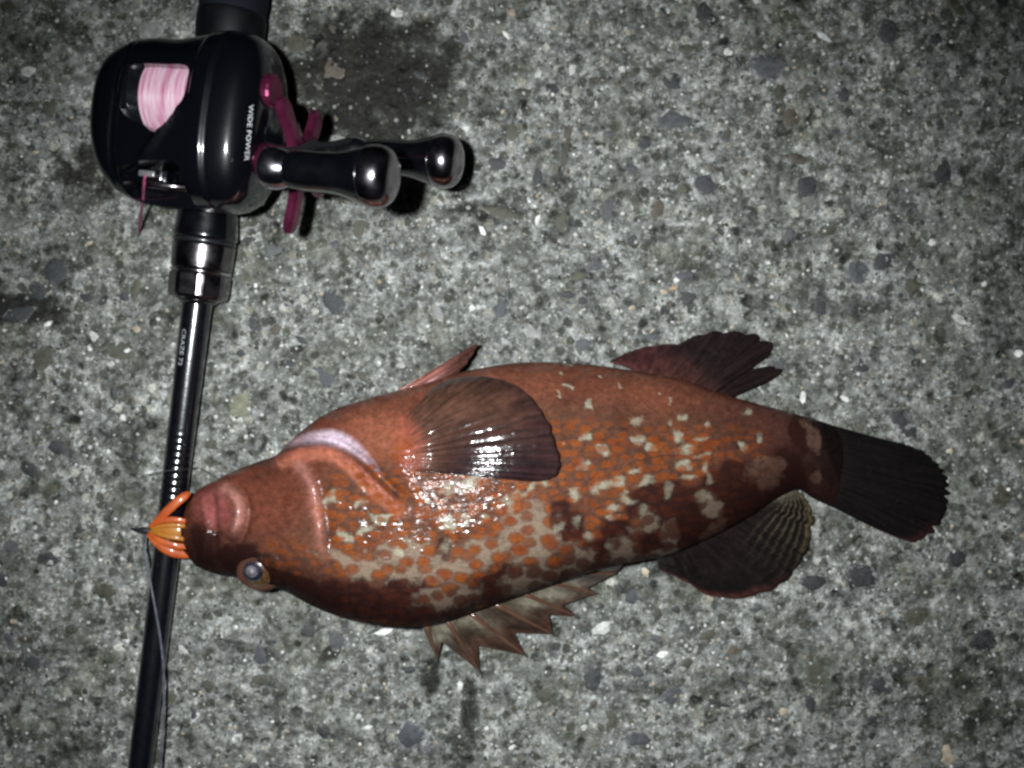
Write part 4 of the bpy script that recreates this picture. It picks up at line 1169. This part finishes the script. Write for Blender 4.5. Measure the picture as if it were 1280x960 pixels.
# lettering on the handle-side plate
tv, tf = text_mesh("WIDE POWER", 1.0)
w = max(v[0] for v in tv) - min(v[0] for v in tv)
def plate_point(t, r, lift=0.06):
    c = [float(np.interp(t, SEC[:, 0], SEC[:, k])) for k in range(5)]
    x = (r - (c[1] + c[2]) / 2) / ((c[2] - c[1]) / 2)
    cc = min(1, abs(x)) ** (1 / 0.8)
    y = math.sqrt(max(0, 1 - cc * cc)) ** 0.8
    return RF(t, r, (c[3] + c[4]) / 2 + (c[4] - c[3]) / 2 * y + lift)
from mathutils.bvhtree import BVHTree
_ofs = root_loc(shell)
_bvh = BVHTree.FromPolygons([v.co + _ofs for v in shell.data.vertices], [tuple(p.vertices) for p in shell.data.polygons])
def on_plate(x, y):
    """the point of the shell under this spot of the printed line, a hair proud of it"""
    o = Vector((0, 0, H)); d = (P(x, y, 0) - o).normalized()
    hit, nor, _, _ = _bvh.ray_cast(o, d)
    return hit - d * 0.00014
VV = []
for x, y, _ in tv:
    f = x / w + 0.5
    VV.append(on_plate(314 - 6 * f + y * 8.2, 131 + 70 * f))
lt = obj("lettering", VV, tf, plain("white_print", (.46, .47, .49), 0.4), reel); fix_normals(lt)

# spool full of pink braid
SPR, SPU = -6.0, 0.0
sf = off_frame(SPR, SPU)
V, F = lathe(sf, [(-20.5, 3), (-20.5, 14.6), (-19.8, 15.0), (-19.0, 14.7), (-18.6, 14.0), (-18.0, 13.0), (-14.6, 11.6), (-14.2, 9.5), (3.6, 9.5), (3.9, 13.0), (4.3, 14.3), (5.2, 14.5), (5.2, 3)], 72)
spool = obj("spool", V, F, plain("black_anodised_spool", (.012, .012, .016), 0.2, metal=0.6, coat=0.5), reel, smooth=False); fix_normals(spool)
lm = NT("pink_braided_line")
la = lm.attr("axial").outputs["Vector"]
mp = lm.n("ShaderNodeMapping"); lm.link(la, mp.inputs[0]); mp.inputs["Scale"].default_value = (1.0, 0.06, 0.06)
bnd = lm.noise(mp.outputs[0], 0.55, 3, 0.6)
fin_n = lm.noise(mp.outputs[0], 4.0, 3, 0.7)
pc = lm.ramp(bnd, [(0.34, (.28, .060, .13)), (0.46, (.40, .19, .27)), (0.60, (.47, .34, .39)), (0.75, (.41, .22, .30))])
lm.set(Base_Color=lm.mix(1.0, pc, lm.ramp(fin_n, [(0.3, 0.78), (0.7, 1.12)]), 'MULTIPLY'), Roughness=0.38, Specular_IOR_Level=0.5, Sheen_Weight=0.2)
n = 240
prof = []
for i in range(n):
    t = -14.3 + 17.9 * i / (n - 1)
    prof.append((t, 12.9 + 0.18 * math.sin(t * 2 * math.pi / 0.62) + 0.25 * math.sin(t * 0.55 + 1) - 0.06 * abs(t + 7)))
V, F = lathe(sf, prof, 96, cap=False)
wl = obj("wound_line", V, F, lm.m, spool); fix_normals(wl)
ax = np.repeat([p[0] for p in prof], 96); an = np.tile(np.arange(96) * 2 * math.pi / 96 * 13, len(prof))
set_vec(wl, "axial", np.stack([ax + 0.02 * an, an, 0 * an], 1))

# level wind: worm shaft, line guide and its insert
lw_t, lw_r = px_to_tr(188, 218, 8)
V, F = lathe(off_frame(lw_r + 2.5, 4.0), [(lw_t - 11, 1.3), (lw_t + 11, 1.3)], 20); ws = obj("worm_shaft", V, F, GUN, reel); fix_normals(ws)
def local_box(t0, t1, r0, r1, u0, u1, bev=0.35):
    bm = bmesh.new()
    bmesh.ops.create_cube(bm, size=1.0)
    for v in bm.verts:
        v.co = Vector(((t0 + t1) / 2 + v.co.x * (t1 - t0), (r0 + r1) / 2 + v.co.y * (r1 - r0), (u0 + u1) / 2 + v.co.z * (u1 - u0)))
    bmesh.ops.bevel(bm, geom=list(bm.edges), offset=bev, segments=2, affect='EDGES', profile=0.6)
    V = [RF(*v.co) for v in bm.verts]; F = [tuple(x.index for x in f.verts) for f in bm.faces]
    bm.free(); return V, F
V, F = local_box(lw_t - 5.0, lw_t + 6.0, lw_r - 1.6, lw_r + 2.4, 2.5, 8.6); lg = obj("line_guide", V, F, BLK, reel); fix_normals(lg)
V, F = local_box(lw_t - 3.6, lw_t + 2.0, lw_r - 1.0, lw_r + 0.9, 8.0, 9.3); li = obj("guide_insert", V, F, plain("worn_steel", (.34, .33, .33), 0.35, metal=0.8), lg); fix_normals(li)
V, F = local_box(lw_t + 3.6, lw_t + 5.0, lw_r - 1.2, lw_r + 2.0, 8.0, 9.5); li = obj("guide_pin", V, F, CHR, lg); fix_normals(li)

# star drag
PINK = plain("pink_anodised_aluminium", (.115, .015, .046), 0.26, metal=0.7, coat=0.3)
DR, DU = 11.6, 2.0
def star():
    T_MID, R1 = 38.5, 21.5
    n = 40
    V, F = [], []
    for k in range(5):
        a = math.radians(138.6 + 72 * k)
        ca, sa = math.cos(a), math.sin(a)
        b = len(V)
        prof = [(3.0, 4.4, 1.7), (7, 3.2, 1.7), (11, 2.7, 1.7), (15, 2.9, 1.7), (18, 3.2, 1.7), (20.2, 2.6, 1.5), (21.6, 1.4, 1.0)]
        for (q, hw, th) in prof:
            bend = 0.011 * q * q * 0.35
            for (s, e) in ((-1, -0.6), (-1, 0.6), (-0.6, 1), (0.6, 1), (1, 0.6), (1, -0.6), (0.6, -1), (-0.6, -1)):
                V.append(RF(T_MID - bend + e * th, DR + q * ca - s * hw * sa, DU + q * sa + s * hw * ca))
        m_ = len(prof)
        F += [tuple(b + i for i in f) for f in grid_faces(m_, 8, True)]
        F += [tuple(b + i for i in range(8)), tuple(b + (m_ - 1) * 8 + i for i in range(8))]
    return V, F
V, F = star(); sd = obj("star_drag", V, F, PINK, reel, smooth=False); fix_normals(sd)
V, F = lathe(off_frame(DR, DU), [(25.5, 6.0), (29, 5.4), (33, 5.0), (36, 5.6), (40.5, 5.4), (41.5, 4.0)], 40); hb = obj("drag_hub", V, F, PINK, sd); fix_normals(hb)
cct, ccr = px_to_tr(347, 122, 10)
V, F = lathe(off_frame(-9.5, 4.0), [(21, 5.4), (25, 5.4), (27.6, 5.3), (28.4, 4.9), (28.7, 3.9), (28.7, 0.2)], 18); cc = obj("cast_control_cap", V, F, PINK, reel, smooth=False); fix_normals(cc)

# crank handle with two knobs
def to_local_r(x, y, t, u):
    return px_to_tr(x, y, u)
handle = None
NEAR = (12.6, 33.0); FAR = (4.0, -33.0)      # r (relative), u of the knob axes; refined below
def solve_r(y_px, t, u):
    lo, hi = -60, 90
    for _ in range(60):
        md = (lo + hi) / 2
        if proj(np.array(RF(t, md, u)))[1] < y_px: lo = md
        else: hi = md
    return (lo + hi) / 2
TC = 47.0
UN, UF = DU + 31.0, DU - 20.0
RN, RFAR = solve_r(216, TC + 18, UN), solve_r(198, TC + 18, UF)
pts = []
for i in range(15):
    f = i / 14
    u = UN + (UF - UN) * f; r = RN + (RFAR - RN) * f
    mid = 1 - abs(2 * f - 1)
    pts.append((TC - 2.0 * mid, r, u, 5.6 - 1.0 * math.sin(math.pi * f) + 1.6 * math.exp(-((f - 0.5) / 0.08) ** 2), 1.3))
V = []
dirv = Vector((0, RFAR - RN, UF - UN)).normalized(); perp = Vector((0, -dirv.z, dirv.y))
ends = [(-1, 4.8)]
for (t, r, u, hw, th) in pts:
    for (s, e) in ((-1, -0.7), (-1, 0.7), (-0.8, 1), (0.8, 1), (1, 0.7), (1, -0.7), (0.8, -1), (-0.8, -1)):
        V.append(RF(t + e * th, r + perp.y * s * hw, u + perp.z * s * hw))
F = grid_faces(len(pts), 8, True) + [tuple(range(8)), tuple((len(pts) - 1) * 8 + k for k in range(8))]
handle = obj("crank_handle", V, F, plain("dark_crank_metal", (.035, .035, .042), 0.28, metal=0.9), reel); fix_normals(handle)
V, F = lathe(off_frame((RN + RFAR) / 2, DU), [(40, 5.0), (47.5, 5.0), (49.5, 4.0), (50.2, 2.0)], 6); nut = obj("handle_nut", V, F, GUN, handle, smooth=False); fix_normals(nut)
KB_M = plain("black_gloss_knob", (.0013, .0014, .0021), 0.2, coat=0.8, coat_r=0.12, grain=0.03)
KC_M = plain("smoked_knob_cap", (.32, .29, .32), 0.16, metal=1.0, coat=0.5)
for (r, u) in ((RN, UN), (RFAR, UF)):
    fr = off_frame(r, u, TC)
    V, F = lathe(fr, smooth_prof([(-3.5, 3.5), (-2.5, 5.6), (0.5, 6.0), (2.5, 5.6), (4.0, 5.0), (5, 4.4)], 14), 40); kb = obj("knob_base", V, F, CHR, handle); fix_normals(kb)
    V, F = lathe(fr, smooth_prof([(4.2, 4.2), (5, 5.0), (9, 5.5), (15, 5.5), (20, 5.9), (25, 7.2), (28, 8.1)], 40), 56); kk = obj("knob", V, F, KB_M, handle); fix_normals(kk)
    V, F = lathe(fr, smooth_prof([(27.9, 8.0), (28.6, 8.4), (31, 8.6), (33.5, 8.0), (35.2, 6.4), (36.0, 4.0), (36.2, 0.3)], 28), 56); kc = obj("knob_cap", V, F, KC_M, handle); fix_normals(kc)

# reel foot that clamps into the seat
V, F = local_box(-9, 13, -20, 22, -27, -14, 1.5); ft = obj("reel_foot", V, F, BLK, reel); fix_normals(ft)

# line running off the level wind
PINKL = plain("pink_line_strand", (.20, .045, .10), 0.5)
gpos = RF(lw_t - 1.0, lw_r + 0.4, 9.2)
gx, gy = proj(np.array(gpos)); gz = gpos.z * 1000
path = crom([(gx, gy, gz), (gx - 1.5, gy + 14, gz - 3), (179, 248, 32), (176, 268, 20), (174, 284, 8), (173, 296, 1.2)], 30)
V, F = tube([P(*p) for p in path], [0.00048] * 24 + [0.0004, 0.00034, 0.00028, 0.0002, 0.00012, 0.00006], 8)
ln = obj("fishing_line", V, F, PINKL, None, origin=P(173, 296, 0)); fix_normals(ln)
ln["label"] = "thin pink fishing line hanging from the reel down to the concrete"; ln["category"] = "fishing line"

# ------------------------------------------------------------------ lure and leader
lure = thing("rubber_lure", "orange rubber skirted lure held in the mouth of the fish", "lure", P(205, 662, 0))
def rubber(name, c1, c2):
    m = NT(name)
    v = m.mm()
    m.set(Base_Color=m.mix(m.mapr(m.noise(v, 0.28, 4), 0.32, 0.68), c1, c2), Roughness=0.45, Coat_Weight=0.35, Coat_Roughness=0.12, Specular_IOR_Level=0.2,
          Subsurface_Weight=0.15, Subsurface_Radius=(0.002, 0.0008, 0.0003), Subsurface_Scale=0.5)
    m.set(Normal=m.bump(m.noise(v, 1.2, 3), 0.3, 0.0004))
    return m.m
OR1 = rubber("orange_rubber", (.25, .043, .009), (.34, .070, .012))
OR2 = rubber("amber_rubber", (.22, .073, .009), (.28, .11, .014))
def strand(name, pts, rad, mat, flat=0.6, parent=lure, n=26):
    c = crom([(*p, r) for p, r in zip(pts, rad)], n)
    V, F = tube([P(*q[:3]) for q in c], [max(0.00005, q[3] * S) for q in c], 14, flat)
    o = obj(name, V, F, mat, parent); fix_normals(o); return o
strand("lure_head", [(182, 662, 17), (192, 662, 17.3), (205, 662, 17.5), (222, 665, 17.3), (240, 667, 15.5), (262, 667, 13)], [1.5, 5, 8, 10, 10, 7], OR2, 0.40)
for pts_, rad_, mt_ in (
    ([(188, 658, 18), (198, 650, 18.6), (210, 638, 19), (222, 627, 18.8), (231, 620, 18), (237, 616, 17)], [2, 4.6, 5.4, 5.4, 5.0, 2.6], OR1),
    ([(192, 656, 18.4), (204, 645, 18.8), (216, 634, 18.6), (226, 627, 18)], [1.5, 2.6, 2.6, 1.2], OR2),
    ([(186, 659, 18), (202, 651, 19), (222, 650, 19), (240, 654, 17.5), (256, 656, 15)], [1.5, 3.6, 3.4, 3.2, 3], OR1),
    ([(188, 661, 18.4), (206, 657, 19.4), (224, 657, 19.2), (242, 660, 17.2), (258, 661, 15)], [1.5, 2.6, 2.4, 2.4, 2], OR2),
    ([(186, 664, 18), (204, 669, 19.2), (222, 673, 19), (240, 674, 17), (258, 672, 15)], [1.5, 2.8, 2.8, 2.6, 2], OR2),
    ([(184, 666, 17.8), (198, 675, 18.6), (214, 681, 18.6), (230, 683, 17.6), (254, 680, 15)], [1.5, 3.8, 4.2, 3.8, 3], OR1),
    ([(184, 668, 17), (196, 680, 17), (211, 689, 17), (226, 693, 16), (245, 692, 14), (258, 690, 12)], [1.5, 3.8, 5.2, 5.0, 4, 3], OR1),
    ([(190, 672, 16.4), (204, 683, 16.4), (218, 690, 16), (234, 689, 15)], [1, 2.4, 2.4, 1.6], OR2)):
    strand("skirt_strand", pts_, rad_, mt_, 0.36)
strand("line_tie", [(163, 661, 15.5), (168, 662, 16), (174, 663, 16.6), (181, 663, 17.2), (188, 663, 17.8)], [0.8, 2.2, 3.4, 4.2, 2.0], plain("black_tie_knot", (.01, .01, .012), 0.45), 0.9)

ld = NT("smoky_leader_line")
lv = ld.mm()
ld.set(Base_Color=ld.mix(ld.mapr(ld.noise(lv, 0.4, 3), 0.3, 0.7), (.045, .05, .06), (.10, .105, .125)), Roughness=0.3, Coat_Weight=0.5)
path = crom([(181, 664, 16), (180, 680, 13), (183, 700, 12.8), (188, 728, 12.4), (194, 760, 12.2), (200, 795, 11.8), (204, 830, 11.2), (205, 870, 10.8), (203, 920, 10.6), (198, 990, 10.4)], 60)
V, F = tube([P(*p) for p in path], 0.00042, 8)
lead = obj("leader_line", V, F, ld.m, None, origin=P(181, 700, 0)); fix_normals(lead)
lead["label"] = "smoky grey leader line running from the orange lure down along the rod"; lead["category"] = "leader line"
path = crom([(183, 594, 9), (195, 591, 11.5), (212, 588, 13.2), (228, 587, 12), (246, 585, 5), (258, 590, 2), (268, 596, 1), (277, 602, 0.6)], 44)
V, F = tube([P(*p) for p in path], 0.00020, 6)
thr = obj("thin_thread", V, F, plain("dark_thread", (.02, .02, .022), 0.5), None, origin=P(258, 590, 0)); fix_normals(thr)
thr["label"] = "fine dark thread crossing the rod just above the fish's mouth"; thr["category"] = "thread"
